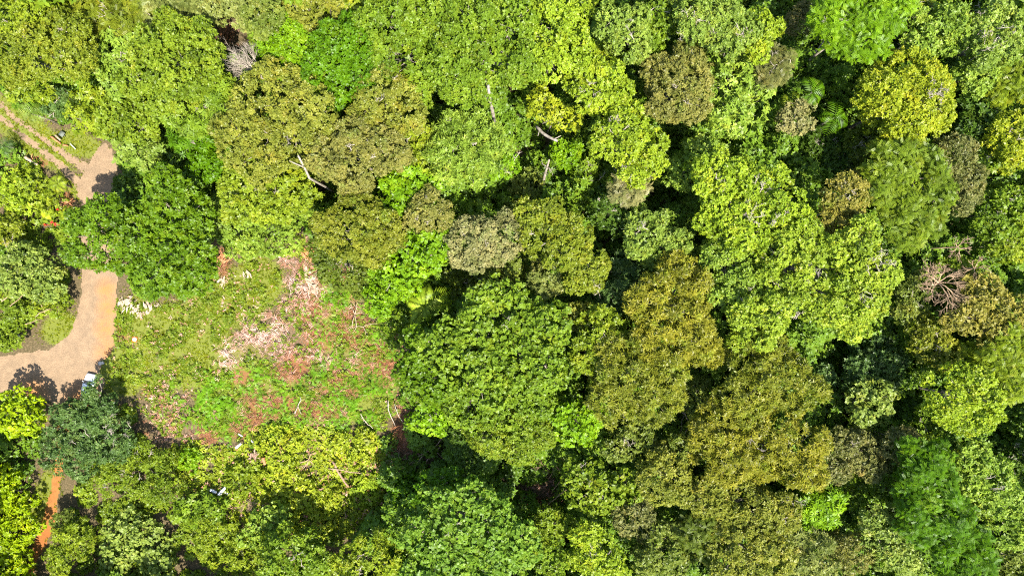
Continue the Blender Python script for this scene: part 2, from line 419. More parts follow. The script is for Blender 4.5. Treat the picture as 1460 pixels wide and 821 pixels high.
THK = [(440, 690, 105, 75), (330, 690, 60, 45), (400, 650, 60, 35), (520, 690, 45, 60), (275, 670, 45, 30)]
DEEP = [(755, 200, 50, 75), (1190, 515, 75, 40), (1185, 580, 30, 40), (870, 330, 40, 40), (690, 400, 60, 22), (575, 365, 25, 15), (470, 280, 40, 18), (1150, 75, 40, 40), (1190, 200, 70, 50), (1340, 215, 25, 25), (1040, 180, 20, 20),
        (930, 290, 40, 25), (600, 640, 60, 40), (785, 690, 60, 50), (1220, 705, 45, 30), (520, 785, 30, 25), (315, 80, 30, 35), (1390, 330, 40, 40), (310, 235, 25, 30), (880, 110, 20, 40), (350, 78, 34, 36), (322, 42, 18, 26)]
def at_px(fn, u, v): return float(np.asarray(fn(np.array([float(u)]), np.array([float(v)])))[0])
# --- top left
tree('medium', 'yg', 15, [(15, 15, 34), (55, 22, 36)], 'bright leafy green tree filling the top left corner of the photo')
tree('fine', 'oliveyellow', 17, [(16, 85, 34), (50, 85, 36), (42, 62, 24)], 'flat topped olive yellow tree at the left edge above the roadside palm', sat=False)
tree('fine', 'oliveyellow', 18.5, [(97, 58, 36), (108, 88, 26)], 'dark olive tree touching the flat olive yellow tree near the top left')
tree('feather', 'oliveyellow', 14, [(150, 18, 34), (185, 25, 30)], 'thin yellowish olive tree at the top edge between dark olive and glossy leaved trees', twigs=[(165, 25, 22, 4)])
tree('broad', 'paleg', 16, [(170, 90, 30), (180, 117, 28)], 'upright light green tree with big hanging leaves beside the large layered olive green tree')
tree('lump', 'olivegreen', 20, [(240, 78, 42), (278, 78, 40), (225, 105, 38), (272, 108, 42), (225, 138, 28)], 'large layered olive green crown with rounded shoulders in the upper left')
tree('star', 'med', 18.5, [(288, 130, 36), (306, 152, 26), (262, 152, 30), (287, 168, 30)], 'green tree with star shaped leaf fans below the large layered olive green crown')
tree('star', 'emerald', 14, [(280, 198, 28), (262, 192, 15)], 'small darker star leaved tree under the green star leaved one')
tree('feather', 'paleyellow', 14, [(222, 12, 30), (260, 10, 22)], 'pale tan and olive tree cut by the top edge left of the glossy leaved tree')
tree('broad', 'limepale', 10, [(282, 30, 24)], 'small glossy light green tree with broad leaves beside the orange soil patch')
tree('medium', 'paleyellow', 15, [(318, 8, 24), (344, 24, 17), (340, 6, 22)], 'pale yellowish tree at the top edge just above the fallen dead branches')
tree('fine', 'greyg', 18.5, [(378, 22, 26), (370, 42, 16)], 'small dark grey green crown at the top edge above the vivid green tree', dens=1.1)
tree('fine', 'olive', 15, [(437, 15, 36), (470, 14, 22)], 'dull olive tree at the top edge over the vivid green and emerald pair')
tree('broad', 'yg', 13, [(130, 152, 28), (150, 172, 24), (116, 172, 20)], 'yellow green leafy tree overhanging the grassy bend of the dirt road', sat=False)
tree('medium', 'olivegreen', 15, [(178, 165, 34), (203, 182, 22)], 'olive green tree between the big hanging leaves and the star leaved tree')
tree('broad', 'limepale', 13, [(193, 214, 26), (212, 226, 20)], 'light green tree with long drooping leaves at the wide beige end of the road')
tree('medium', 'bluegreen', 9, [(82, 148, 19)], 'small bluish green tree right behind the roadside palm', sat=False)
tree('broad', 'yg', 9, [(36, 126, 22), (64, 134, 14)], 'small bright yellow green tree above the grey roadside palm fronds', sat=False)
# --- left of the centre
tree('fine', 'olive', 21, [(395, 158, 60), (345, 195, 36), (440, 160, 36), (372, 215, 40), (420, 200, 38)], 'wide flat olive crown with a pale bare trunk showing at its lower right', dens=1.0)
tree('medium', 'yg', 16.5, [(368, 262, 40), (415, 270, 36), (345, 282, 30), (392, 288, 30)], 'yellow green leafy tree just below the wide flat olive crown')
tree('mango', 'mango', 17, [(150, 338, 48), (205, 345, 56), (255, 302, 48), (262, 368, 46), (236, 262, 26), (148, 302, 26), (282, 394, 26), (222, 392, 32)], 'huge dense glossy green tree overhanging the dirt road beside the clearing', grow=1.03)
tree('medium', 'paleg', 9, [(340, 318, 34), (385, 325, 40), (410, 302, 24), (352, 346, 24)], 'mid green leafy tree standing at the top of the clearing')
tree('round', 'limepale', 8, [(311, 325, 16)], 'small pale tree with round leaf balls between the glossy tree and the rust coloured debris')
tree('medium', 'dark', 7, [(185, 272, 22)], 'dark green young tree in the notch at the top of the huge glossy tree')
tree('medium', 'emerald', 11, [(295, 238, 20), (322, 240, 16)], 'deep green small tree in the gap left of the yellow green leafy tree')
# --- top middle
tree('fine', 'vivid', 17, [(405, 58, 30), (424, 75, 26), (400, 90, 20)], 'vivid light green crown next to the emerald green one')
tree('lump', 'emerald', 20, [(490, 75, 42), (475, 108, 36), (508, 102, 34), (450, 98, 20)], 'deep emerald green domed crown with a shaded right edge')
tree('feather', 'paleyellow', 11, [(408, 112, 20)], 'small pale yellow tree squeezed below the vivid light green crown')
tree('medium', 'yg', 14, [(503, 18, 28)], 'small yellow green tree at the top edge right of the dull olive one')
tree('lump', 'med', 20, [(555, 35, 40), (585, 85, 36), (550, 85, 26), (600, 35, 36), (590, 120, 26)], 'large mid green canopy tree right of the emerald dome')
tree('lump', 'med', 21.5, [(665, 40, 46), (640, 90, 34), (690, 95, 40), (730, 35, 36), (735, 90, 32), (660, 125, 28)], 'broadest mid green canopy tree at the top with a pale trunk below it', bark=PALEBARK)
tree('fine', 'olive', 20, [(550, 145, 42), (528, 167, 28), (582, 167, 26)], 'rounded olive tan crown, upper of the dull pair right of the wide flat olive crown')
tree('fine', 'brownolive', 21, [(505, 222, 44), (475, 226, 32), (545, 215, 30), (500, 197, 28)], 'rounded brownish crown, lower of the dull pair right of the wide flat olive crown')
tree('medium', 'yg', 16, [(592, 200, 26), (604, 232, 20)], 'small yellow green tree on the right side of the brownish crown')
tree('rosette', 'paleg', 18, [(660, 195, 32), (640, 226, 28), (690, 215, 32), (668, 242, 28)], 'pale green tree with narrow leaves left of the deep dark gap')
tree('medium', 'vivid', 17, [(718, 238, 20)], 'small vivid green crown at the lower left lip of the deep dark gap')
tree('broad', 'vivid', 17, [(580, 262, 32), (565, 286, 22), (602, 272, 20)], 'brilliant green tree with large leaves below the brownish crown')
tree('fine', 'brownolive', 18.5, [(614, 300, 28), (597, 312, 20)], 'small brown olive crown wedged between two brilliant green crowns')
tree('fine', 'goldolive', 19, [(512, 325, 44), (477, 325, 24), (542, 322, 26)], 'dark mustard olive crown above the right corner of the clearing')
tree('fine', 'darkolive', 13, [(490, 378, 34), (464, 355, 22), (520, 392, 18)], 'lower olive crown sloping down to the clearing from the mustard olive one')
tree('round', 'vivid', 17, [(607, 355, 30), (582, 375, 28), (627, 345, 18)], 'shiny bright green tree below the small brown olive crown')
tree('medium', 'vivid', 15, [(553, 402, 28), (542, 430, 22), (576, 405, 22)], 'bright green tree left of the star shaped palm')
tree('fine', 'tan', 18, [(668, 345, 30), (690, 330, 18), (680, 370, 18)], 'tan crown, left of the sandy coloured pair near the middle')
tree('fine', 'tan', 17, [(722, 340, 26), (740, 328, 14), (715, 360, 16)], 'tan crown, right of the sandy coloured pair near the middle')
tree('medium', 'greyg', 12, [(716, 388, 28)], 'shaded grey green tree tucked under the sandy coloured pair')
tree('medium', 'darkolive', 9, [(660, 398, 20)], 'shaded dull green tree just below the left sandy crown')
tree('medium', 'med', 8, [(568, 470, 22), (590, 478, 16)], 'low green tree growing right of the clearing below the star shaped palm')
# --- top right of the middle
tree('lump', 'lime', 20, [(790, 40, 38), (815, 76, 30), (785, 88, 26)], 'lime green crown at the top right of the broad mid green canopy')
tree('lump', 'limepale', 20, [(890, 45, 32), (870, 28, 20), (900, 66, 22)], 'pale lime crown standing alone between dark gaps near the top middle', twigs=[(890, 45, 14, 3)])
tree('medium', 'lime', 18, [(826, 8, 24)], 'small lime tree cut by the top edge between two lime crowns')
tree('lump', 'ylime', 20, [(850, 115, 34), (875, 132, 26), (835, 138, 20)], 'yellowish lime crown with dry twigs right of the broken log', twigs=[(853, 138, 10, 6), (838, 115, 10, 3)])
tree('broad', 'yellow', 15, [(775, 150, 20), (802, 168, 22), (765, 160, 12)], 'yellow leaved tree leaning over the deep dark gap', scale=.7)
tree('lump', 'ylime', 20, [(890, 195, 36), (920, 215, 28), (865, 200, 24), (905, 240, 22)], 'bright yellow lime crown left of the narrow green shrubs under the olive brown dome', twigs=[(875, 178, 12, 10), (905, 235, 10, 4)])
tree('feather', 'tan', 16, [(895, 268, 22), (915, 262, 14)], 'half dry greyish tan crown above the small patch of orange soil', twigs=[(900, 265, 18, 8)])
tree('fine', 'brownolive', 20, [(968, 125, 42), (945, 147, 22), (985, 152, 22)], 'olive brown dome with a reddish top in the upper middle right')
tree('lump', 'limepale', 20, [(1005, 20, 36), (985, 40, 22), (1030, 18, 20)], 'pale lime crown with grey twigs at the top edge left of a similar smaller one', twigs=[(985, 32, 14, 5), (1015, 50, 12, 6)])
tree('lump', 'limepale', 20.5, [(1050, 48, 28), (1036, 64, 20)], 'smaller pale lime crown with grey twigs left of the yellowish tree by the feathery one', twigs=[(1052, 48, 14, 6)])
tree('feather', 'darkolive', 14, [(1000, 82, 28), (970, 85, 16)], 'dark olive yellow tree in the shade above the olive brown dome')
tree('broad', 'paleg', 17, [(1040, 120, 34), (1060, 150, 28), (1036, 168, 26), (1085, 125, 18)], 'light green tree with larger leaves right of the olive brown dome')
tree('medium', 'paleg', 16, [(1000, 225, 30), (975, 248, 26)], 'mid green tree below the larger leaved light green one')
tree('medium', 'med', 16, [(935, 30, 26), (925, 62, 18)], 'darker green tree between two pale lime crowns at the top')
tree('medium', 'vivid', 10, [(808, 220, 20)], 'low vivid green tree beside the pale leaning snag')
tree('medium', 'med', 9, [(840, 245, 22), (832, 282, 18)], 'shaded green tree between the pale snag and the yellow lime crown')
tree('medium', 'greyg', 8, [(752, 262, 20), (742, 300, 20)], 'low dull green tree below the deep dark gap', dens=.9)
# --- top right
tree('feather', 'vivid', 21, [(1195, 25, 36), (1240, 28, 42), (1226, 60, 28), (1180, 50, 20)], 'vivid green tree with feathery sprays at the top edge on the right', )
tree('lump', 'ylime', 19, [(1085, 40, 26), (1080, 76, 16)], 'yellowish green crown between the twiggy pale lime crown and the vivid feathery tree')
tree('feather', 'greyolive', 17, [(1107, 92, 22), (1095, 112, 14)], 'soft greyish olive tree below the yellowish green crown near the top right')
tree('medium', 'tan', 13, [(1132, 172, 22)], 'small pale grey bushy crown between two small palms')
tree('fine', 'yellow', 21, [(1290, 140, 56), (1258, 135, 32), (1320, 145, 30), (1290, 175, 30)], 'round yellow tree standing alone in the upper right', hr=.8, twigs=[(1325, 132, 16, 14)], sat=False, dens=.9)
tree('medium', 'paleg', 18, [(1335, 45, 32), (1310, 62, 18), (1360, 30, 22)], 'pale olive green tree above the round yellow tree')
tree('medium', 'limepale', 19, [(1415, 45, 34), (1400, 76, 20), (1436, 70, 20)], 'pale green crown full of bare grey twigs in the top right corner', twigs=[(1412, 50, 22, 14), (1390, 18, 14, 5)])
tree('medium', 'oliveyellow', 15, [(1308, 12, 24)], 'yellow olive tree at the top edge right of the vivid feathery tree')
tree('medium', 'paleg', 16, [(1390, 108, 26)], 'pale green tree just right of the round yellow tree')
tree('feather', 'yg', 16, [(1440, 115, 28)], 'yellow green tree at the right edge below the twiggy corner crown')
tree('broad', 'dark', 13, [(1395, 165, 28), (1380, 192, 18)], 'dark glossy green tree to the lower right of the round yellow tree')
tree('medium', 'yellow', 16, [(1442, 195, 30), (1446, 227, 18)], 'yellow flushed tree at the right edge beside the dark glossy tree')
tree('broad', 'med', 13, [(1408, 217, 20)], 'small fresh green tree left of the yellow flushed one at the right edge')
tree('fine', 'greyolive', 17, [(1360, 220, 26), (1375, 260, 24), (1372, 292, 14)], 'greyish tan tree stretching downward right of the big soft olive green crown')
tree('feather', 'olivegreen', 19, [(1275, 230, 30), (1310, 250, 36), (1260, 265, 30), (1310, 300, 36), (1335, 280, 24), (1290, 325, 28)], 'big soft olive green crown below the round yellow tree')
tree('fine', 'goldbrown', 19, [(1205, 280, 30), (1185, 312, 20), (1215, 322, 22)], 'golden brown crown between the lime green giants and the soft olive green crown')
tree('thin', 'brown', 12, [(1140, 30, 18)], 'dark brownish tree in the shade left of the vivid feathery tree')
tree('medium', 'darkolive', 13, [(1235, 208, 26)], 'dark olive tree in the shadow at the lower left of the round yellow tree')
tree('medium', 'dark', 9, [(1165, 210, 24), (1195, 222, 20)], 'dark green low tree below the two small palms in the upper right')
tree('medium', 'med', 15, [(1440, 292, 28), (1420, 322, 24)], 'fresh green tree at the right edge in the middle of its height')
tree('medium', 'yg', 14, [(1436, 345, 26)], 'yellow tinged green tree at the right edge below the fresh green one')
# --- middle right
tree('lump', 'lime', 22, [(1025, 250, 34), (1075, 285, 46), (1112, 310, 36), (1035, 300, 34), (1060, 330, 34)], 'upper left of the lime green giants, sprinkled with grey dead twigs', twigs=[(1075, 290, 24, 20), (1030, 262, 12, 5), (1110, 320, 14, 5)])
tree('lump', 'paleg', 20, [(1040, 370, 34), (1070, 410, 38), (1036, 428, 22), (1085, 365, 28)], 'lower left of the lime green giants, a slightly darker green crown', twigs=[(1062, 415, 14, 3)])
tree('lump', 'limeglow', 22.5, [(1160, 385, 46), (1150, 345, 28), (1105, 375, 30), (1225, 350, 34), (1247, 385, 32), (1190, 420, 44), (1120, 420, 38), (1082, 457, 34), (1230, 432, 32), (1216, 466, 22), (1132, 350, 26)], 'brightest and largest lime green giant, with a sharp edge over black shade', twigs=[(1250, 375, 16, 12), (1160, 385, 12, 5), (1235, 425, 14, 4), (1135, 455, 12, 2)])
tree('fine', 'oliveyellow', 19, [(775, 330, 36), (810, 340, 34), (772, 305, 22), (800, 360, 24)], 'mossy olive yellow crown right of the sandy coloured pair')
tree('fine', 'oliveyellow', 18, [(838, 382, 26), (820, 402, 16)], 'small mossy olive yellow crown at the lower right of the bigger mossy one', twigs=[(848, 405, 8, 4)])
tree('medium', 'dark', 14, [(868, 305, 26)], 'dark green tree left of the round light green crown')
tree('lump', 'limepale', 18, [(930, 335, 34), (960, 347, 22), (915, 352, 18)], 'round light green crown with whitish twigs left of the lime green giants', twigs=[(920, 328, 12, 4)])
tree('medium', 'bluegreen', 12, [(885, 395, 32), (870, 427, 22)], 'dark bluish green tree in shade below the round light green crown')
tree('rosette', 'gold', 21, [(955, 435, 46), (985, 480, 34), (940, 490, 38), (977, 412, 30), (920, 430, 24)], 'golden brown crown with spiky leaf stars and a dark hole in its middle', scale=1.1)
tree('rosette', 'goldolive', 20, [(895, 525, 38), (925, 560, 38), (880, 570, 34), (950, 530, 26)], 'olive gold spiky leaved crown below the golden brown one with the dark hole')
tree('medium', 'yg', 19, [(860, 475, 34), (835, 502, 24), (870, 522, 20)], 'mixed yellow green crown on the left of the golden brown one')
tree('medium', 'olive', 15, [(822, 450, 18)], 'dull olive tree squeezed between the big round green tree and the mixed yellow green crown')
tree('medium', 'paleyellow', 15, [(777, 402, 22)], 'small pale yellow crown between the mossy crowns and the big round green tree')
tree('medium', 'paleg', 14, [(1022, 502, 24)], 'fresh green tree in the gap right of the golden brown crown')
tree('round', 'med', 20, [(720, 450, 46), (690, 480, 42), (770, 472, 38), (745, 510, 44), (690, 530, 46), (640, 492, 34), (778, 525, 32)], 'big round mid green tree in the centre of the photo', dens=1.1)
tree('round', 'mango', 17, [(600, 500, 30), (612, 540, 30), (640, 548, 26), (582, 528, 18)], 'rich green tree at the right edge of the clearing, left of the big round tree')
tree('medium', 'med', 17, [(670, 572, 36), (725, 572, 38), (765, 570, 26)], 'green lower neighbour just under the big round mid green tree')
tree('fine', 'olivegreen', 15, [(740, 612, 34), (700, 622, 28), (768, 620, 20), (740, 645, 18)], 'soft dull green crown above the fallen poles and orange dead leaves')
tree('round', 'vivid', 13, [(620, 588, 26), (600, 598, 14)], 'small bright green tree above the brown fallen poles')
tree('medium', 'dark', 10, [(668, 630, 24), (660, 660, 18)], 'dark shaded tree right of the brown fallen poles')
# --- right
tree('medium', 'greyg', 13, [(1305, 418, 26), (1290, 442, 16)], 'grey green tree at the left foot of the bare dead tree')
tree('medium', 'olivegreen', 12, [(1364, 395, 28)], 'olive green tree right of the bare dead tree')
tree('medium', 'goldbrown', 17, [(1400, 430, 34), (1432, 450, 28), (1375, 452, 24), (1410, 472, 22)], 'golden olive tree at the lower right of the bare dead tree')
tree('feather', 'yg', 18, [(1425, 510, 34), (1450, 540, 26), (1440, 490, 20)], 'pale yellow green tree at the right edge above the glowing lime yellow one')
tree('lump', 'ylime', 19.5, [(1370, 560, 42), (1398, 577, 30), (1344, 577, 26), (1375, 590, 26)], 'glowing lime yellow crown in the lower right')
tree('medium', 'goldolive', 14, [(1320, 482, 26), (1345, 502, 20)], 'brownish yellow tree right of the black shade under the lime giant', twigs=[(1330, 490, 16, 3)])
tree('medium', 'bluegreen', 9, [(1250, 517, 34), (1225, 532, 22)], 'bluish green tree deep in the shade under the lime giant')
tree('medium', 'bluegreen', 8, [(1175, 537, 16)], 'small bluish green tree right of the brown gold crown, deep in shade')
tree('rosette', 'goldolive', 20, [(1090, 532, 44), (1135, 552, 36), (1062, 567, 34)], 'brown gold crown, upper of the two rusty giants below the lime giants')
tree('rosette', 'gold', 20, [(1080, 620, 48), (1130, 640, 44), (1022, 612, 36), (1042, 652, 32), (1150, 670, 24)], 'brown gold crown, lower and wider of the two rusty giants')
tree('fine', 'olive', 17, [(1050, 718, 38), (1085, 742, 34), (1010, 705, 28)], 'dense olive crown directly below the rusty giants')
tree('fine', 'olive', 18, [(1052, 788, 42), (1090, 792, 34)], 'dense olive crown cut by the bottom edge below its twin')
tree('medium', 'greyg', 14, [(992, 568, 24), (975, 640, 22)], 'grey green tree in the narrow gap between the spiky olive gold giants')
# --- bottom left
bush('round', 'sun', 6, [(28, 587, 30), (46, 602, 16)], 'yellow green bush at the left edge casting shade on the dirt road', dens=.9)
bush('medium', 'sun', 5, [(10, 700, 32), (10, 752, 38), (2, 802, 36)], 'large glaring yellow bush filling the lower left edge')
tree('thin', 'bluegreen', 6, [(105, 602, 28), (145, 592, 28), (131, 557, 11), (140, 540, 5), (160, 622, 26), (85, 642, 24), (122, 650, 26)], 'dark bluish green tree with broad leaves half covering the white car', scale=1.25, twigs=[(160, 610, 30, 9), (110, 640, 20, 4)], dens=.9, sat=2)
bush('thin', 'olivegreen', 4.5, [(168, 680, 34), (210, 662, 32), (232, 692, 24), (185, 640, 20)], 'twiggy olive bush right of the orange path', twigs=[(190, 665, 34, 9)])
tree('round', 'bluepale', 4, [(180, 757, 26), (210, 770, 30), (165, 790, 22), (225, 800, 22)], 'pale bluish green tree of round leaf clusters at the bottom left')
bush('thin', 'yg', 5, [(108, 768, 26), (86, 800, 18)], 'loose yellow green bush beside the lower end of the orange path')
bush('fine', 'greyg', 4, [(92, 742, 15)], 'small grey green bush touching the shaded side of the orange path')
bush('broad', 'med', 4, [(298, 732, 24), (272, 726, 18)], 'dark large leaved bush below the bleached logs')
tree('thin', 'yg', 4.5, [(310, 768, 32), (345, 792, 28)], 'pale green tree at the bottom edge below the bleached logs')
tree('round', 'paleg', 5, [(378, 757, 27), (396, 742, 20)], 'pale green tree with clustered leaves left of the shaded bottom tree')
bush('medium', 'thicket', 1.9, [(400, 682, 28), (425, 700, 24)], 'rounded yellow green bush left of the crossed fallen logs')
bush('medium', 'thicket', 2.0, [(450, 732, 30), (470, 712, 18)], 'bright yellow green bush below the crossed fallen logs')
bush('medium', 'lime', 1.8, [(520, 700, 20), (532, 690, 14)], 'fresh green bush right of the crossed fallen logs')
bush('medium', 'thicket', 1.7, [(392, 632, 24), (415, 640, 18)], 'yellow green bush beside the orange soil patch of the clearing')
bush('medium', 'vivid', 2.2, [(272, 656, 14)], 'small round vivid green bush at the lower left of the clearing')
bush('medium', 'thicket', 1.6, [(500, 640, 26), (520, 626, 16)], 'yellow green bush with two big round pale leaves at the foot of the clearing')
bush('medium', 'yg', 1.8, [(340, 690, 22), (352, 670, 18)], 'yellow green bush just above the bleached logs')
# --- bottom middle
tree('round', 'green', 19, [(650, 745, 46), (690, 737, 42), (640, 790, 42), (702, 780, 44), (600, 762, 28), (740, 772, 28), (665, 717, 28)], 'big rich green tree with leaf rosettes at the bottom middle', twigs=[(640, 750, 20, 3)], dens=1.1, scale=1.1)
tree('medium', 'emerald', 15, [(630, 702, 30), (606, 722, 20)], 'shaded upper left side of the big rosette leaved tree, coloured darker green')  # shaded side of the big tree, its shade put into darker leaf colour
bush('medium', 'emerald', 6, [(580, 702, 22), (585, 730, 16)], 'deep green bush in the shaded strip left of the big rosette leaved tree')
tree('medium', 'yg', 10, [(535, 797, 32), (500, 806, 22)], 'yellow green tree at the bottom edge left of the big rosette leaved tree')
tree('medium', 'med', 10, [(418, 787, 32), (392, 806, 22), (450, 800, 22)], 'mid green tree at the bottom edge below the yellow green bushes')
tree('round', 'vivid', 15, [(820, 602, 28), (802, 592, 16), (838, 592, 16)], 'small vivid green crown beneath the olive gold spiky crown')
tree('medium', 'greyg', 13, [(905, 628, 26), (880, 637, 18)], 'grey green tree in the hollow left of the lower rusty giant')
tree('round', 'olivegreen', 14, [(835, 682, 28), (850, 707, 24), (825, 708, 18)], 'olive green crown right of the long fallen poles')
tree('fine', 'olive', 16, [(945, 680, 34), (970, 702, 20)], 'smooth olive crown left of the dense olive crown under the rusty giants')
tree('round', 'olivegreen', 15, [(895, 690, 24)], 'small olive green crown between the smooth olive one and the fallen poles tree')
tree('medium', 'ylime', 15, [(850, 787, 30), (835, 762, 18), (872, 806, 20)], 'yellowish crown at the bottom edge right of the big rosette leaved tree')
tree('medium', 'greyolive', 15, [(905, 737, 28)], 'greyish olive crown just above the yellowish crown at the bottom edge')
tree('medium', 'greyg', 15, [(945, 786, 34), (922, 802, 20)], 'grey green crown at the bottom edge right of the yellowish crown')
tree('medium', 'olivegreen', 11, [(790, 745, 22), (765, 775, 18)], 'green tree below the orange dead leaves and fallen poles')
tree('medium', 'med', 12, [(785, 800, 24)], 'shaded green tree at the bottom edge between rosette leaved tree and yellowish crown')
tree('feather', 'darkolive', 15, [(1000, 765, 24)], 'dark olive tree left of the bottom dense olive twin')
# --- bottom right
tree('round', 'bluepale', 14, [(1240, 572, 30), (1226, 592, 16)], 'pale grey green tree with a curved bare limb, below the shaded gap')
tree('fine', 'greyolive', 15, [(1225, 642, 28), (1195, 637, 24), (1240, 662, 20), (1195, 672, 16)], 'brownish crown right of the lower rusty giant')
tree('fine', 'greyolive', 16, [(1283, 633, 22)], 'small separate brownish crown right of the larger brownish one')
tree('feather', 'emerald', 20, [(1320, 682, 38), (1335, 735, 44), (1365, 782, 38), (1310, 732, 28), (1390, 802, 26)], 'tall mossy dark green crown of fine sprays in the lower right')
tree('star', 'vivid', 15, [(1165, 722, 26), (1192, 712, 14)], 'vivid green star leaved tree below the rusty giants')
tree('medium', 'bluepale', 16, [(1265, 757, 32), (1280, 787, 28), (1246, 737, 18)], 'pale mint green crown left of the tall mossy dark green crown')
tree('medium', 'paleg', 17, [(1400, 682, 34), (1425, 720, 34), (1386, 652, 24), (1440, 752, 26)], 'pale green crown at the right edge beside the tall mossy dark green crown', twigs=[(1430, 690, 22, 4)])
tree('rosette', 'paleyellow', 15, [(1155, 790, 34), (1130, 772, 18)], 'yellowish spiky crown at the bottom edge below the vivid star leaved tree')
tree('fine', 'brownolive', 14, [(1217, 787, 28)], 'brown olive crown at the bottom edge left of the pale mint crown')
tree('medium', 'dark', 10, [(1445, 652, 24)], 'dark green tree at the right edge below the glowing lime yellow crown')
tree('medium', 'greyg', 13, [(1445, 802, 24)], 'grey green tree in the bottom right corner')
tree('medium', 'med', 10, [(1215, 700, 22)], 'shaded tree in the hollow between the brownish crown and the pale mint crown')
tree('fine', 'olive', 16, [(1115, 728, 24)], 'olive crown between the dense olive crown and the vivid star leaved tree')
tree('medium', 'med', 11, [(1320, 610, 22)], 'green tree at the lower left of the glowing lime yellow crown')
# --- left edge
bush('broad', 'yg', 3.4, [(45, 270, 28), (75, 286, 20)], 'bright yellow green leafy bush left of the beige road bend', scale=.6)
bush('broad', 'lime', 3.0, [(20, 262, 18), (28, 292, 16)], 'fresh green bush at the left edge below the brown debris')
tree('medium', 'bluepale', 7, [(42, 385, 34), (66, 402, 26), (26, 400, 22)], 'bluish green tree left of the huge glossy tree')
bush('medium', 'oliveyellow', 5, [(12, 330, 22)], 'yellowish olive bush at the left edge above the bluish green tree')
bush('medium', 'yg', 4, [(76, 427, 22), (60, 440, 14)], 'yellow green bush behind the curved grass verge')
bush('medium', 'olivegreen', 4, [(22, 447, 22), (14, 482, 18)], 'green bush among dead branches at the left edge')

# ------------------------------------------------------------------ palms and big-leaved plants
def frond_plant(u, v, z, fr, label, pal='vivid', name='palm', cat='palm', group='palms and big leaved plants', ll=.42, lw=.13, stem=.13, nl=16, rows=(0, .5)):
    """fr: list of (angle deg in the picture, length m, rise)."""
    top = P(u, v, z); base = np.array([top[0], top[1], 0])
    root = tag(empty(name, base), label, cat, group)
    tk = MB(); tk.tube([base + (0, 0, -.1), base * .5 + top * .5 + np.array([.1, .05, 0]), top], [stem * 1.3, stem, stem * .8], 8, .05)
    tk.build('trunk', BARK, root, base)
    for (a, L, rise) in fr:
        a = R(a); dx = np.array([math.cos(a), math.sin(a), 0])
        t = np.linspace(0, 1, nl)
        sp = top + dx * (L * t)[:, None] * (1 - .12 * t[:, None]) + np.array([0, 0, 1]) * (rise * np.sin(t * PI * .62) - .45 * L * t ** 2.6)[:, None]
        tg = norm(np.gradient(sp, axis=0)); sd = norm(np.cross(tg, np.array([0, 0, 1.]))); up = np.cross(sd, tg)
        m = MB(); m.tube(sp[::3], np.linspace(.035, .01, len(sp[::3])), 4, 0)
        for sg in (1, -1):
            for kx in rows:
                ss = np.clip(t + kx / nl, 0, 1)[1:]; pp = np.stack([np.interp(ss, t, sp[:, q]) for q in range(3)], 1)
                ln = ll * L * .75 * (np.sin(np.clip(ss * .92 + .1, 0, 1) * PI) ** .6 + .12) * rng.uniform(.9, 1.1, len(ss))
                dd = norm(sd[1:] * sg + tg[1:] * .42 - up[1:] * .12)
                V, Q = leaves(pp, dd, up[1:], ln, np.full(len(ss), lw), .12, .22, .35)
                m.add(V, Q, np.clip(rng.normal(.5, .2) + rng.normal(0, .14, len(ss)), 0, 1))
        m.build('frond', leaf_mat(pal), root, base)
    return root
frond_plant(44, 162, 6.5, [(-12, 2.6, .7), (-40, 2.4, .6), (150, 2.5, .8), (182, 2.3, .6), (30, 2.2, .9), (-75, 1.7, .5), (115, 2.2, .9), (220, 1.7, .5)], 'grey green palm with long fronds leaning over the upper dirt road', 'bluepale', ll=.34, lw=.07, nl=14, rows=(0,))
frond_plant(6, 208, 3.5, [(-30, 1.9, .6), (20, 1.9, .6), (70, 1.7, .7), (130, 2.0, .7), (-80, 2.0, .5), (200, 2.0, .6)], 'dark palm at the left edge below the dirt road', 'bluegreen', ll=.36, lw=.08, nl=14, rows=(0,))
frond_plant(605, 437, 11, [(35, 4.6, .7), (80, 3.4, 1.2), (105, 2.6, 1.0), (160, 3.2, .8), (235, 3.6, .7), (10, 4.0, .5), (290, 2.2, .6), (200, 2.4, .6)], 'star shaped yellow green palm near the right side of the clearing', 'lime', ll=.32, lw=.2, nl=18, rows=(0,))
frond_plant(1158, 132, 12, [(110, 2.6, .7), (50, 2.4, .6), (15, 2.2, .5), (240, 2.0, .3), (-60, 2.0, .3)], 'small bright palm with feather fronds, upper of two left of the round yellow tree', 'emerald', ll=.5, lw=.13, nl=12, rows=(0,))
frond_plant(1190, 168, 11.5, [(85, 3.0, .7), (-20, 2.4, .5), (245, 2.6, .5), (175, 2.2, .5), (-75, 2.2, .4), (30, 2.0, .4)], 'small bright palm with feather fronds, lower of two left of the round yellow tree', 'emerald', ll=.5, lw=.13, nl=12, rows=(0,))
frond_plant(1130, 147, 10, [(160, 2.0, .5), (60, 1.8, .5), (200, 1.8, .4), (-40, 1.6, .3)], 'yellowish small fern palm above the pale grey bushy crown', 'yg', ll=.5, lw=.13, nl=11, rows=(0,))
frond_plant(82, 262, 3, [(20, 1.6, .5), (80, 1.6, .5), (140, 1.6, .5), (200, 1.6, .4), (260, 1.6, .4), (320, 1.6, .4)], 'young palm beside the grassy edge of the beige road bend', 'yg', ll=.5, lw=.13, nl=12, rows=(0,))
frond_plant(98, 308, 3, [(95, 1.8, .5), (60, 1.7, .5), (20, 1.6, .5), (140, 1.7, .5), (200, 1.5, .4), (-40, 1.5, .4)], 'pale yellow palm like plant beside the red flowers', 'yellow', ll=.5, lw=.13, nl=11, rows=(0,))

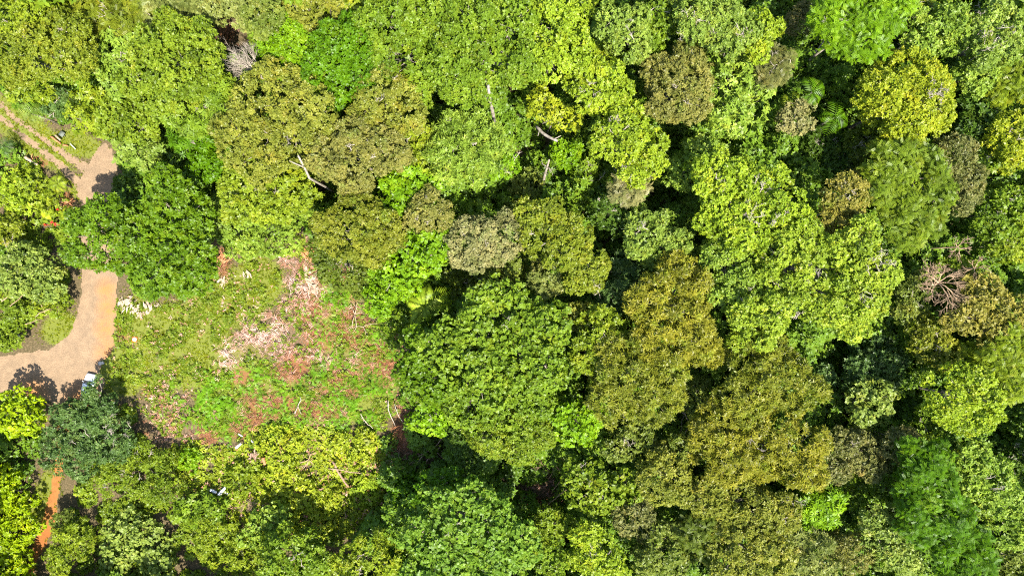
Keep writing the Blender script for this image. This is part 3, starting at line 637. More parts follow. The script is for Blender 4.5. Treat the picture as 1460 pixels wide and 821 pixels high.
def big_leaf_plant(u, v, z, fr, label, pal):
    base = P(u, v, 0); base[:2] = P(u, v, z)[:2]
    root = tag(empty('big_leaf_plant', base), label, 'plant', 'palms and big leaved plants')
    for (a, L, w) in fr:
        a = R(a); d = np.array([math.cos(a), math.sin(a), 0]); m = MB()
        t = np.linspace(0, 1, 9); s = np.array([-d[1], d[0], 0])
        c = base + np.array([0, 0, z]) + d * (L * (t * 1.0 + .15))[:, None] + UP3 * (.25 * np.sin(t * PI) - .35 * t ** 2)[:, None]
        m.tube([base, base * .4 + c[0] * .6 + d * .05, c[0]], [.05, .04, .03], 5)
        wd = w * np.sin(np.clip(t * .97 + .05, 0, 1) * PI) ** .6 * (1.15 - .4 * t)
        V = np.concatenate([c - s * wd[:, None] + UP3 * (.15 * wd)[:, None], c, c + s * wd[:, None] + UP3 * (.15 * wd)[:, None]])
        Q = [(k * 9 + i, k * 9 + i + 1, (k + 1) * 9 + i + 1, (k + 1) * 9 + i) for k in (0, 1) for i in range(8)]
        m.add(V, np.array(Q), np.full(len(Q), rng.uniform(.5, .9))); m.build('leaf', leaf_mat(pal), root, base)
    return root
UP3 = np.array([0, 0, 1.])
big_leaf_plant(66, 304, 1.6, [(80, 1.0, .42), (-60, .9, .40), (170, .9, .36), (10, .8, .34), (230, .8, .3)], 'plant with huge bright yellow green leaves left of the road bend', 'yellow')
big_leaf_plant(523, 630, 1.9, [(100, .55, .30), (-70, .5, .25), (20, .5, .25)], 'plant with two big round pale leaves at the foot of the clearing', 'paleyellow')
big_leaf_plant(292, 700, 1.3, [(80, .9, .25), (-30, .9, .25), (170, .9, .25), (240, .8, .25), (30, .8, .22)], 'dark broad leaved plant left of the bleached logs', 'med')

# ground: one sheet to the horizon, fine under the picture
xs = np.concatenate([[-4000, -1500, -500, -200, -120], np.arange(-92, 92.01, .5), [120, 200, 500, 1500, 4000]])
ys = np.concatenate([[-4000, -1500, -500, -200, -90], np.arange(-58, 58.01, .5), [90, 200, 500, 1500, 4000]])
X, Y = np.meshgrid(xs, ys); nx, ny = len(xs), len(ys)
V = np.stack([X, Y, np.zeros_like(X)], -1).reshape(-1, 3)
ii = (np.arange(ny - 1)[:, None] * nx + np.arange(nx - 1)[None]).ravel()
Q = np.stack([ii, ii + 1, ii + 1 + nx, ii + nx], 1)

def ground_mat():
    m, nt, out = new_mat('ground'); N = nt.nodes.new; L = nt.links.new
    tc = N('ShaderNodeTexCoord')
    def noi(s, d=6):
        n = N('ShaderNodeTexNoise'); n.inputs['Scale'].default_value = s; n.inputs['Detail'].default_value = d; n.inputs['Roughness'].default_value = .65
        L(tc.outputs['Object'], n.inputs['Vector']); return n
    n1, n2, n3 = noi(.9), noi(4.0), noi(14.0, 3)
    at = N('ShaderNodeAttribute'); at.attribute_name = 'cover'
    sp = N('ShaderNodeSeparateColor'); L(at.outputs['Color'], sp.inputs[0])
    base = ramp(nt, [(.3, (.04, .034, .015)), (.5, (.085, .065, .032)), (.7, (.16, .115, .065))]); L(n2.outputs['Fac'], base.inputs[0])
    cur = base.outputs[0]
    def layer(cur, mask, c1, c2, noise, col_noise, amt=1.3):
        a = N('ShaderNodeMath'); a.operation = 'MULTIPLY_ADD'; a.inputs[1].default_value = amt; a.inputs[2].default_value = -amt / 2
        L(noise.outputs['Fac'], a.inputs[0])
        b = N('ShaderNodeMath'); b.operation = 'ADD'; L(a.outputs[0], b.inputs[0]); L(mask, b.inputs[1])
        mr = N('ShaderNodeMapRange'); mr.interpolation_type = 'SMOOTHSTEP'; mr.inputs[1].default_value = .38; mr.inputs[2].default_value = .62
        L(b.outputs[0], mr.inputs[0])
        r = ramp(nt, [(.3, c1), (.7, c2)]); L(col_noise.outputs['Fac'], r.inputs[0])
        mx = N('ShaderNodeMix'); mx.data_type = 'RGBA'; L(mr.outputs[0], mx.inputs[0]); L(cur, mx.inputs[6]); L(r.outputs[0], mx.inputs[7])
        return mx.outputs[2]
    cur = layer(cur, sp.outputs[0], (.075, .10, .010), (.16, .165, .035), n2, n3, 1.2)
    cur = layer(cur, sp.outputs[2], (.075, .05, .028), (.20, .125, .08), n3, n3, 2.2)
    cur = layer(cur, sp.outputs[1], (.12, .052, .022), (.23, .10, .045), n2, n3, 2.2)
    pr = N('ShaderNodeBsdfPrincipled'); pr.inputs['Roughness'].default_value = .95; pr.inputs['Specular IOR Level'].default_value = .1
    L(cur, pr.inputs['Base Color'])
    b = N('ShaderNodeBump'); b.inputs['Strength'].default_value = .8; b.inputs['Distance'].default_value = .12
    L(n2.outputs['Fac'], b.inputs['Height']); L(b.outputs[0], pr.inputs['Normal'])
    L(pr.outputs[0], out.inputs[0]); return m
g = mesh_obj('ground', V, Q, ground_mat()); tag(g, kind='structure')
u_, v_ = uv_of(V[:, 0], V[:, 1])
cov = np.ones((len(V), 4), np.float32)
cov[:, 0] = ell(u_, v_, GRASS + FERN); cov[:, 1] = ell(u_, v_, RED) * .66; cov[:, 2] = ell(u_, v_, PINK + BARE[2:]) * .45
a = g.data.attributes.new('cover', 'FLOAT_COLOR', 'POINT'); a.data.foreach_set('color', cov.ravel())

def raster(name, x0, x1, y0, y1, st, fn, z, mat):
    xs = np.arange(x0, x1, st); ys = np.arange(y0, y1, st)
    X, Y = np.meshgrid(xs, ys); nx = len(xs)
    V = np.stack([X, Y, np.full_like(X, z)], -1).reshape(-1, 3)
    cu, cv = uv_of(X[:-1, :-1] + st / 2, Y[:-1, :-1] + st / 2)
    j, i = np.nonzero(fn(cu, cv) < 0); b = j * nx + i
    Q = np.stack([b, b + 1, b + 1 + nx, b + nx], 1)
    us, inv = np.unique(Q, return_inverse=True)
    return tag(mesh_obj(name, V[us], inv.reshape(-1, 4), mat), kind='structure')

def road_mat(name, c1, c2, stain, sc, spots):
    m, nt, out = new_mat(name); N = nt.nodes.new; L = nt.links.new
    tc = N('ShaderNodeTexCoord')
    def noi(s, d=6):
        n = N('ShaderNodeTexNoise'); n.inputs['Scale'].default_value = s; n.inputs['Detail'].default_value = d; n.inputs['Roughness'].default_value = .7
        L(tc.outputs['Object'], n.inputs['Vector']); return n
    n1, n2, n3 = noi(.8), noi(7, 8), noi(28, 2)
    r = ramp(nt, [(.3, c1), (.7, c2)]); L(n2.outputs['Fac'], r.inputs[0]); cur = r.outputs[0]
    g1 = ramp(nt, [(.38, (.74, .76, .78)), (.62, (1.08, 1.04, 1))]); L(n1.outputs['Fac'], g1.inputs[0])
    mx = N('ShaderNodeMix'); mx.data_type = 'RGBA'; mx.blend_type = 'MULTIPLY'; mx.inputs[0].default_value = 1; L(cur, mx.inputs[6]); L(g1.outputs[0], mx.inputs[7]); cur = mx.outputs[2]
    for (u, v, rad) in spots:
        p = P(u, v, 0)
        vd = N('ShaderNodeVectorMath'); vd.operation = 'DISTANCE'; vd.inputs[1].default_value = (p[0], p[1], 0); L(tc.outputs['Object'], vd.inputs[0])
        mr = N('ShaderNodeMapRange'); mr.inputs[1].default_value = 0; mr.inputs[2].default_value = rad; mr.inputs[3].default_value = 1.25; mr.inputs[4].default_value = 0
        L(vd.outputs['Value'], mr.inputs[0])
        mu = N('ShaderNodeMath'); mu.operation = 'MULTIPLY'; mu.use_clamp = True
        r2 = ramp(nt, [(.25, (.05, .05, .05)), (.72, (1, 1, 1))]); L(n1.outputs['Fac'], r2.inputs[0])
        L(mr.outputs[0], mu.inputs[0]); L(r2.outputs[0], mu.inputs[1])
        mx = N('ShaderNodeMix'); mx.data_type = 'RGBA'; L(mu.outputs[0], mx.inputs[0]); L(cur, mx.inputs[6]); mx.inputs[7].default_value = (*stain, 1); cur = mx.outputs[2]
    gr = ramp(nt, [(.0, (.5, .48, .46)), (.36, (.66, .63, .6)), (.42, (.95, .95, .95)), (.60, (1, 1, 1)), (.68, (1.0, 1.0, 1.0))]); L(n3.outputs['Fac'], gr.inputs[0])
    mx = N('ShaderNodeMix'); mx.data_type = 'RGBA'; mx.blend_type = 'MULTIPLY'; mx.inputs[0].default_value = 1; L(cur, mx.inputs[6]); L(gr.outputs[0], mx.inputs[7])
    pr = N('ShaderNodeBsdfPrincipled'); pr.inputs['Roughness'].default_value = .95; pr.inputs['Specular IOR Level'].default_value = .1
    L(mx.outputs[2], pr.inputs['Base Color'])
    b = N('ShaderNodeBump'); b.inputs['Strength'].default_value = .5; b.inputs['Distance'].default_value = .06
    L(n2.outputs['Fac'], b.inputs['Height']); L(b.outputs[0], pr.inputs['Normal'])
    L(pr.outputs[0], out.inputs[0]); return m
ROADM = road_mat('dirt road', (.155, .10, .056), (.32, .225, .138), (.36, .145, .036), 1, [(154, 440, 2.2), (152, 412, 2.0), (150, 468, 2.2), (160, 502, 3.2), (120, 575, 3.8), (45, 560, 3.2)])
raster('dirt_road', -84, -54, -18, 32, .16, road_d, .004, ROADM)
PATHM = road_mat('orange path', (.24, .088, .022), (.33, .148, .048), (.22, .076, .02), 1, [(66, 770, 3)])
raster('path', -76, -60, -46, -17, .16, path_d, .008, PATHM)

# ------------------------------------------------------------------ low growth that nobody could count
def scatter(n, u0, u1, v0, v1, fn):
    u = rng.uniform(u0, u1, n); v = rng.uniform(v0, v1, n); k = rng.uniform(0, 1, n) < fn(u, v)
    return u[k], v[k]
def ground_pts(u, v, z): return np.stack([(u - W0 / 2) * CAM / F, (H0 / 2 - v) * CAM / F, np.broadcast_to(z, u.shape)], 1)
UP = np.array([0, 0, 1.])

def shortgrass(u, v):
    m = ell(u, v, GRASS) * .85 + ell(u, v, FERN) * .35
    m *= (vnoise(u, v, 14, 31) * .8 + .3) * (.25 + 1.1 * (vnoise(u, v, 6, 33) > .34)) * (1 - .8 * ell(u, v, RED)) * (1 - .45 * ell(u, v, PINK))
    rd = np.minimum(road_d(u, v), path_d(u, v)); m = np.maximum(m, np.where((rd > -2.5) & (rd < 7), .42 * vnoise(u, v, 7, 35), 0))
    return np.where(rd < -2.5, 0, m)
u, v = scatter(90000, -20, 620, 120, 821, shortgrass)
mb = MB(); A = norm(UP + rng.normal(0, .35, (len(u), 3)))
mb.add(*rosettes(ground_pts(u, v, rng.uniform(0, .08, len(u))), A, np.clip(vnoise(u, v, 22, 8) * .8 + rng.normal(.1, .15, len(u)), 0, 1), 4, .24, .085, (.2, 1.1)))
tag(mb.build('grass', leaf_mat('grassc')), kind='stuff', label='short bright green grass over the clearing and the road verges', cat='grass')

def fern_m(u, v):
    m = ell(u, v, FERN) * (vnoise(u, v, 13, 41) > .40) * (.4 + vnoise(u, v, 7, 42)) * (1 - .9 * ell(u, v, RED[:1] + RED[12:14])) * (1 - .6 * ell(u, v, PINK[:4])) * (1 - .5 * ell(u, v, RED[1:11]))
    return np.where(road_d(u, v) < 0, 0, m)
u, v = scatter(26000, 230, 610, 380, 680, fern_m)
mb = MB(); n = len(u)
hz = .15 + .75 * vnoise(u, v, 16, 43)
mb.add(*sprays(ground_pts(u, v, hz * rng.uniform(.6, 1, n)), norm(UP + rng.normal(0, .35, (n, 3))), np.clip(vnoise(u, v, 11, 44) * .7 + rng.normal(.2, .15, n), 0, 1), 7, .55, .065, .17))
tag(mb.build('fern_bed', leaf_mat('fern')), kind='stuff', label='low bright green ferns spreading over the reddish soil of the clearing', cat='ferns')

u, v = scatter(46000, 160, 620, 340, 680, lambda u, v: in_poly(u, v, CLEAR) * (vnoise(u, v, 18, 61) > .45) * (vnoise(u, v, 5, 62)) * (1 - .8 * ell(u, v, RED[:3])) * (1 - .45 * ell(u, v, PINK[:1])) * (road_d(u, v) > 2))
n = len(u); mb = MB()
mb.add(*rosettes(ground_pts(u, v, .05 + 1.0 * np.clip(vnoise(u, v, 9, 63) * 1.6 - .5, 0, 1) * rng.uniform(.3, 1, n)), norm(UP + rng.normal(0, .4, (n, 3))), np.clip(vnoise(u, v, 12, 64) * .8 + rng.normal(.1, .2, n), 0, 1), 5, .26, .13, (.0, .8)))
tag(mb.build('weeds', leaf_mat('olivegreen')), kind='stuff', label='low yellow green weeds sprouting in tufts all over the clearing', cat='weeds')

DRY = tint_mat('dry brush', [(0, (.13, .05, .022)), (.25, (.25, .105, .045)), (.48, (.36, .19, .125)), (.75, (.50, .31, .25)), (1, (.60, .46, .37))])
def dry_m(u, v): return np.where(road_d(u, v) < 0, 0, np.clip(ell(u, v, PINK[:5] + PINK[7:]) * 1.25 + ell(u, v, PINK[5:7]) * .5 + ell(u, v, RED) * .5 + ell(u, v, BARE) * .35 + ell(u, v, GRASS[:5] + FERN) * .09 + ell(u, v, THK) * .13, 0, 1) * (.2 + 1.5 * (vnoise(u, v, 13, 51) > .42)) * (.22 + 1.3 * (vnoise(u, v, 7, 57) > .46)) * (.35 + vnoise(u, v, 5, 52)))
u, v = scatter(90000, 150, 830, 20, 790, dry_m)
n = len(u); hz = .06 + .7 * vnoise(u, v, 13, 51) * rng.uniform(.2, 1, n) + 1.0 * np.clip(ell(u, v, THK) * 1.6 - .2, 0, 1) * (1 - in_poly(u, v, CLEAR)) * rng.uniform(.5, 1.3, n)
pk = ell(u, v, PINK[:5]); rd = ell(u, v, RED); gr = ell(u, v, GRASS[:5])
T = np.clip(.34 + .40 * pk - .34 * rd + .2 * gr + (vnoise(u, v, 8, 53) - .5) * .6 + rng.normal(0, .15, n), 0, 1)
mb = MB(); A = norm(UP + rng.normal(0, .45, (n, 3))); C = ground_pts(u, v, hz)
big = (pk + rd > .25)
mb.add(*sprays(C[big], A[big], T[big], 4, .62, .075, .24))
mb.add(*rosettes(C[~big], A[~big], T[~big], 4, .20, .08, (.0, .6)))
i = rng.choice(n, n // 3); th = rng.uniform(0, 6.28, len(i)); L_ = rng.uniform(.5, 1.4, len(i)) * (.45 + .55 * big[i])
d = norm(np.stack([np.cos(th), np.sin(th), rng.normal(0, .25, len(i))], 1))
V, Q = leaves(C[i] + UP * .05, d, norm(np.cross(d, np.cross(UP, d))), L_, np.full(len(i), .055)); mb.add(V, Q, np.clip(T[i] + .15, 0, 1))
tag(mb.build('dry_brush', DRY), kind='stuff', label='pink and rust coloured dead leaves and twigs strewn over the clearing', cat='dead leaves')

def mounds(name, pts, label, pal, hrange, cat, dens=1.0, kd=None, low=None):
    """leafy low mounds that merge into one carpet."""
    kd = kd or dict(L=.5, W=.28, k=5, el=(.0, .7))
    Cs, As, Ts = [], [], []
    lf = np.ones(len(pts)) if low is None else low(pts[:, 0], pts[:, 1])
    for (u, v), f_ in zip(pts, lf):
        h = rng.uniform(*hrange) * f_; r = rng.uniform(1.0, 2.0) * (.7 + .1 * min(h, 7))
        c = np.array([(u - W0 / 2) * CAM / F, (H0 / 2 - v) * CAM / F, 0])
        m = int(26 * dens * r * r * (1 + .16 * h))
        q = rdir(m); q[:, 2] = np.abs(q[:, 2]) ** .8
        s = rng.uniform(.7, 1.05, (m, 1))
        Cs.append(c + q * s * np.array([r, r, h])); As.append(norm(q * .45 + UP * .7 + rdir(m) * .4))
        t = np.clip(rng.normal(.45, .25), 0, 1); Ts.append(np.clip(t + rng.normal(0, .14, m), 0, 1))
    mb = MB(); C, A, T = np.vstack(Cs), np.vstack(As), np.concatenate(Ts)
    foliage(mb, C, A, T, kd)
    return tag(mb.build(name, leaf_mat(pal)), kind='stuff', label=label, cat=cat)
u, v = rng.uniform(-130, 1590, 2600), rng.uniform(-110, 930, 2600)
# jittered grid keeps the carpet even
gu, gv = np.meshgrid(np.arange(-130, 1591, 25), np.arange(-110, 931, 25)); u = (gu + rng.uniform(-11, 11, gu.shape)).ravel(); v = (gv + rng.uniform(-11, 11, gv.shape)).ravel()
def near(u, v, d):
    o = np.zeros(u.shape, bool)
    for a, b in ((0, 0), (d, 0), (-d, 0), (0, d), (0, -d), (d * .7, d * .7), (-d * .7, d * .7), (d * .7, -d * .7), (-d * .7, -d * .7)): o |= open_d(u + a, v + b)
    return o
LOW = [(50, 300, 70, 60), (40, 440, 70, 60), (60, 560, 60, 60), (120, 760, 70, 80), (190, 690, 110, 100), (300, 775, 130, 70), (430, 800, 130, 50), (230, 590, 40, 30)]
thick = ell(u, v, THK) > .4
bare = ell(u, v, BARE[:2]) > .55
k = ~near(u, v, 15) & ~thick & (~bare | (rng.uniform(0, 1, u.shape) < .75))
lowk = k & (ell(u, v, LOW) > .3)
mounds('undergrowth', np.stack([u, v], 1)[k & ~lowk], 'dark green undergrowth filling the gaps between the forest trees', 'under', (5.0, 11.0), 'undergrowth', 1.0, dict(L=.42, W=.24, k=5, el=(.0, .8)), lambda a, b: np.where(near(a, b, 42), .28, 1 - .72 * ell(a, b, DEEP)))
mounds('roadside_growth', np.stack([u, v], 1)[lowk & ~near(u, v, 13)], 'mixed green weeds and low bushes beside the dirt road and orange path', 'olivegreen', (.5, 1.7), 'undergrowth', 1.2, dict(L=.42, W=.24, k=5, el=(0, .7)))
gu, gv = np.meshgrid(np.arange(200, 600, 13), np.arange(590, 800, 13)); u = (gu + rng.uniform(-6, 6, gu.shape)).ravel(); v = (gv + rng.uniform(-6, 6, gv.shape)).ravel()
k = (ell(u, v, THK) > .28) & (vnoise(u, v, 30, 77) > .06)
mounds('bush_thicket', np.stack([u, v], 1)[k], 'low yellow green scrub covering the slope below the clearing', 'thicket', (.3, 1.0), 'scrub', 1.0, dict(L=.32, W=.19, k=5, el=(0, .8)))

# the forest goes on outside the frame: one mass
B = []
for gx in np.arange(-110, 111, 9.5):
    for gy in np.arange(-75, 76, 9.5):
        x, y = gx + rng.uniform(-2.5, 2.5), gy + rng.uniform(-2.5, 2.5); u, v = uv_of(x, y)
        z = rng.uniform(11, 19); r = rng.uniform(4.2, 6.2)
        k = F / (CAM - z); uu, vv = W0 / 2 + x * k, H0 / 2 - y * k
        if -r * k - 8 < uu < W0 + r * k + 8 and -r * k - 8 < vv < H0 + r * k + 8: continue
        if u < 40 and 40 < v < 640: continue
        B.append((np.array([x, y, z - r * .6]), r, r * .6))
mb = MB(); kd = dict(L=.8, W=.5, k=6, pr=1.4, cov=.9, gap=.05, hr=.6, el=(.1, .7), bump=.1)
C, A, T = crown_points(B, kd); foliage(mb, C, A, T, kd)
tag(mb.build('forest', leaf_mat('med')), kind='stuff', label='dense green forest canopy carrying on beyond the edges of the photo', cat='forest')
# ------------------------------------------------------------------ dead wood
def tube_thing(name, pts, rad, mat, label, cat, group=None, rough=.06, extra=None, sides=9):
    m = MB(); m.tube(pts, rad, sides, rough)
    if extra: extra(m)
    return tag(m.build(name, mat, smooth=False), label, cat, group)
LG = 'dead logs and poles'
def G2(u, v, z): return P(u, v, z)
def log(a, b, r, z, mat, label, name='fallen_log', cat='log', stubs=2, bend=.0):
    a = P(a[0], a[1], z if np.isscalar(z) else z[0]); b = P(b[0], b[1], z if np.isscalar(z) else z[1])
    t = np.linspace(0, 1, 7)[:, None]; L = np.linalg.norm(b - a)
    sd = norm(np.cross(b - a, UP))
    pts = a + (b - a) * t + sd * np.sin(t * PI) * bend * L + rng.normal(0, .012 * L, (7, 3)) * np.array([1, 1, .3])
    m = MB(); m.tube(pts, np.linspace(r, r * .75, 7), 9, .07)
    for _ in range(stubs):
        k = rng.integers(1, 6); d = norm(norm(b - a) * .6 + sd * rng.choice([-1, 1]) + UP * rng.uniform(0, .5))
        m.tube([pts[k], pts[k] + d * r * 3, pts[k] + d * r * 5 + UP * r], [r * .45, r * .35, r * .2], 5, .05)
    return tag(m.build(name, mat), label, cat, LG)
log((474, 657), (496, 694), .16, 1.1, BROWNWOOD, 'thick brown fallen log, split in the middle, crossed by a thin grey pole')
log((469, 667), (531, 678), .075, (1.45, 1.35), DEADWOOD, 'thin grey pole lying across the thick brown log', 'fallen_pole', 'pole', 3)
log((487, 700), (494, 738), .07, 1.0, BROWNWOOD, 'thin brown pole below the crossed logs', 'fallen_pole', 'pole', 1)
for a, b, r, lab in (((636, 614), (601, 668), .085, 'longest of the brown poles fallen beside the big round tree'),
                     ((627, 636), (612, 655), .06, 'short thick brown pole in the middle of the fallen bundle'),
                     ((624, 645), (640, 662), .05, 'thin brown pole lying crosswise in the fallen bundle'),
                     ((602, 650), (589, 668), .06, 'brown pole at the lower left end of the fallen bundle'),
                     ((615, 641), (596, 651), .05, 'thin pale pole slanting left of the fallen bundle'),
                     ((610, 610), (602, 622), .05, 'short pale pole just under the small bright green tree')):
    log(a, b, r, (2.4, 1.6), BROWNWOOD, lab, 'fallen_pole', 'pole', 1)
for a, b, r, lab in (((813, 668), (787, 700), .06, 'middle pole of the three parallel poles above the orange dead leaves'),
                     ((806, 698), (762, 735), .085, 'lowest and thickest of the parallel poles, lying over the orange dead leaves'),
                     ((799, 652), (780, 686), .06, 'pale upper pole of the parallel poles above the orange dead leaves')):
    log(a, b, r, (2.8, 1.7), DEADWOOD, lab, 'fallen_pole', 'pole', 1)
log((765, 180), (795, 201), .20, (11.5, 13.2), PALEBARK, 'thick pale broken log sticking out over the deep dark gap', 'broken_log', 'log', 2, .07)
def snag(pts, rad, label, mat=PALEBARK):
    q = np.array([P(*p) for p in pts]); q[0][2] = -.1
    m = MB(); m.tube(q, rad, 9, .07); e = q[-1]
    for _ in range(4): branchy(m, q[-2] * .4 + e * .6, norm(rng.normal(0, 1, 3) + UP * .6), .9, .07, 1, .6, 2, 4)
    return tag(m.build('snag', mat), label, 'dead trunk', LG)
snag([(768, 282, 0), (774, 268, 4), (776, 252, 8), (783, 228, 12)], [.28, .22, .18, .10], 'pale leaning snag rising beside the low vivid green tree')
def trunk_show(u0, v0, z0, u1, v1, z1, r, label):
    a = P(u0, v0, z0); b = P(u1, v1, z1); m = MB()
    m.tube([np.array([a[0], a[1], -.1]), a * np.array([1, 1, .5]), a, (a + b) / 2 + rng.normal(0, .08, 3), b], [r * 1.2, r * 1.1, r, r * .9, r * .7], 9, .05)
    m.tube([(a + b) / 2, (a + b) / 2 + np.array([-.7, .25, .6]), (a + b) / 2 + np.array([-1.3, .5, 1.2])], [r * .7, r * .5, r * .3], 7, .05)
    return tag(m.build('snag', PALEBARK), label, 'dead trunk', LG)
trunk_show(703, 162, 14, 696, 122, 18.5, .22, 'bare whitish trunk at the left rim of the deep dark gap')
trunk_show(441, 254, 15.5, 425, 222, 18.2, .15, 'bare whitish trunk leaning below the wide flat olive crown')

def dead_tree(u, v, z0, z1, lean, n, L, r, depth, label, mat=DEADWOOD, upw=.1, name='dead_tree', spread=.55, fan=None):
    b0 = P(u, v, z1); base = np.array([b0[0] + lean[0], b0[1] + lean[1], z0])
    root = tag(empty(name, base), label, 'dead tree', 'dead bare trees')
    m = MB(); m.tube([base - UP * .1, base * .55 + b0 * .45 + rng.normal(0, .1, 3), b0], [r * 1.5, r * 1.1, r], 8, .05); m.build('trunk', mat, root, base)
    m = MB()
    for i in range(n):
        a = (i + rng.uniform(-.3, .3)) * 2 * PI / n if fan is None else R(rng.uniform(*fan))
        d = norm(np.array([math.cos(a), math.sin(a), rng.uniform(.0, .45) + upw]))
        branchy(m, b0 - UP * rng.uniform(0, .3), d, L * rng.uniform(.7, 1.1), r * .75, depth, spread, 4, 6, .08)
    m.build('branches', mat, root, base); return root
dead_tree(1338, 403, 0, 14, (-.6, .1), 9, 1.9, .11, 3, 'bare dead tree with reddish brown spreading branches on the right')
dead_tree(1366, 352, 0, 14, (-.6, .1), 5, 1.0, .07, 2, 'small bare dead crown just above the big bare dead tree')
dead_tree(1390, 382, 0, 13, (-.6, .1), 5, 1.1, .07, 2, 'small bare dead crown to the right of the big bare dead tree')
dead_tree(374, 112, 0, 12.5, (.4, -.6), 9, 2.7, .065, 3, 'pale fallen dead tree with a fan of bare branches pointing up left', GREYWOOD, .05, 'dead_tree', .42, (98, 158))
dead_tree(522, 752, 0, 2.6, (.0, 1.2), 6, 1.7, .08, 2, 'small grey dead tree with forked twigs below the crossed logs', GREYWOOD, .1, 'dead_tree', .35, (245, 320))
dead_tree(577, 605, 0, 1.2, (-.3, 1.0), 9, 1.5, .05, 2, 'rust coloured dead brush with pale stems at the right end of the clearing', REDWOOD, .2, 'dead_shrub', .5, (180, 380))
dead_tree(240, 690, 0, 2.0, (0, .3), 8, 1.4, .05, 2, 'grey twiggy dead shrub right of the twiggy olive bush', DEADWOOD, .2, 'dead_shrub', .5)
dead_tree(352, 712, 0, 1.6, (0, .3), 7, 1.2, .05, 2, 'grey dry shrub with bare stems right of the bleached logs', DEADWOOD, .2, 'dead_shrub', .5, (190, 350))
dead_tree(570, 660, 0, 1.6, (0, .3), 7, 1.5, .05, 2, 'dark twiggy dead shrub left of the fallen brown poles', BROWNWOOD, .2, 'dead_shrub', .5)
dead_tree(785, 655, 0, 3, (0, .3), 7, 1.6, .05, 2, 'brown leafless shrub in the shade above the parallel poles', BROWNWOOD, .2, 'dead_shrub', .5)
dead_tree(12, 365, 0, 4, (0, .3), 7, 1.7, .06, 2, 'grey leafless shrub at the left edge above the bluish green tree', GREYWOOD, .2, 'dead_shrub', .5)
for a, b, r, lab in (((553, 571), (564, 606), .06, 'white bare stem standing over the rust coloured dead brush'),
                     ((514, 590), (532, 610), .05, 'grey bare stem left of the rust coloured dead brush'),
                     ((563, 575), (575, 602), .045, 'pale thin stem right of the white bare stem')):
    log(a, b, r, (1.2, .9), GREYWOOD, lab, 'fallen_branch', 'branch', 3, .08)
for a, b, r, lab in (((2, 430), (26, 407), .07, 'pale dead branch slanting at the left edge below the bluish green tree'),
                     ((48, 410), (60, 437), .06, 'dead branch crossing the dark gap under the bluish green tree'),
                     ((72, 440), (50, 452), .06, 'pale dead branch beside the yellow green bush at the grass verge'),
                     ((14, 437), (36, 415), .05, 'thin grey dead branch beside the pale slanting one'),
                     ((36, 462), (54, 455), .05, 'thin dead twig left of the curved grass verge')):
    log(a, b, r, (5.2, 4.2), DEADWOOD, lab, 'fallen_branch', 'branch', 3, .05)
def forked(u, v, z, arms, r, mat, label):
    c = P(u, v, z); m = MB()
    for (a, L) in arms:
        d = np.array([math.cos(R(a)), math.sin(R(a)), .12]); branchy(m, c, norm(d), L, r, 1, .4, 2, 6)
    return tag(m.build('fallen_branch', mat), label, 'branch', LG)
forked(440, 655, 1.9, [(70, .9), (-40, .8), (200, 1.2), (240, 1.4)], .07, DEADWOOD, 'forked grey branch lying on the yellow green scrub')
forked(425, 578, .8, [(60, .9), (-70, .8), (250, 1.0)], .06, GREYWOOD, 'bent grey branch among the ferns and orange soil')
forked(506, 448, .9, [(80, 1.4), (110, 1.0), (-80, 1.8), (20, 1.0), (-100, 2.0)], .06, CREAM, 'cream bleached branch lying at the right side of the clearing')
forked(518, 466, .9, [(20, 1.4), (170, 1.2), (-60, .8)], .05, CREAM, 'smaller cream bleached branch below the larger one on the right of the clearing')
# bleached and cut logs
for (a, b, r, z, mat, lab) in (((312, 705), (322, 694), .22, 1.7, BLEACHED, 'chunky white bleached log, brightest of the group below the clearing'),
                               ((320, 699), (327, 705), .19, 1.5, BLEACHED, 'greyish white log touching the brightest bleached log on its right'),
                               ((300, 698), (309, 702), .19, 1.5, BLEACHED, 'white log left of the brightest bleached log'),
                               ((298, 703), (300, 711), .13, 1.5, CREAM, 'small cream log piece below the left white log'),
                               ((336, 638), (344, 632), .16, 1.5, BLEACHED, 'white log lying below the orange soil patch'),
                               ((340, 618), (346, 622), .08, 1.5, BLEACHED, 'thin white stick above the white log by the orange soil patch'),
                               ((358, 627), (366, 637), .06, 1.5, BLEACHED, 'thin white stick right of the white log by the orange soil patch'),
                               ((375, 652), (378, 662), .2, 1.6, REDWOOD, 'stubby reddish brown log with a white end in the scrub'),
                               ((36, 224), (54, 236), .2, .9, CREAM, 'long cream sawn log beside the brown debris left of the road'),
                               ((73, 195), (86, 205), .12, .4, REDWOOD, 'reddish plank on the grass beside the upper dirt road'),
                               ((79, 193), (86, 200), .12, .7, CREAM, 'cream plank leaning beside the grey sheet near the upper dirt road'),
                               ((90, 207), (97, 208), .10, .4, REDWOOD, 'short orange log on the grass below the cream plank'),
                               ((100, 205), (108, 213), .05, .5, BLEACHED, 'thin white stick on the grass at the road bend')):
    log(a, b, r * 1.25, z, mat, lab, 'log_piece', 'log', 0)
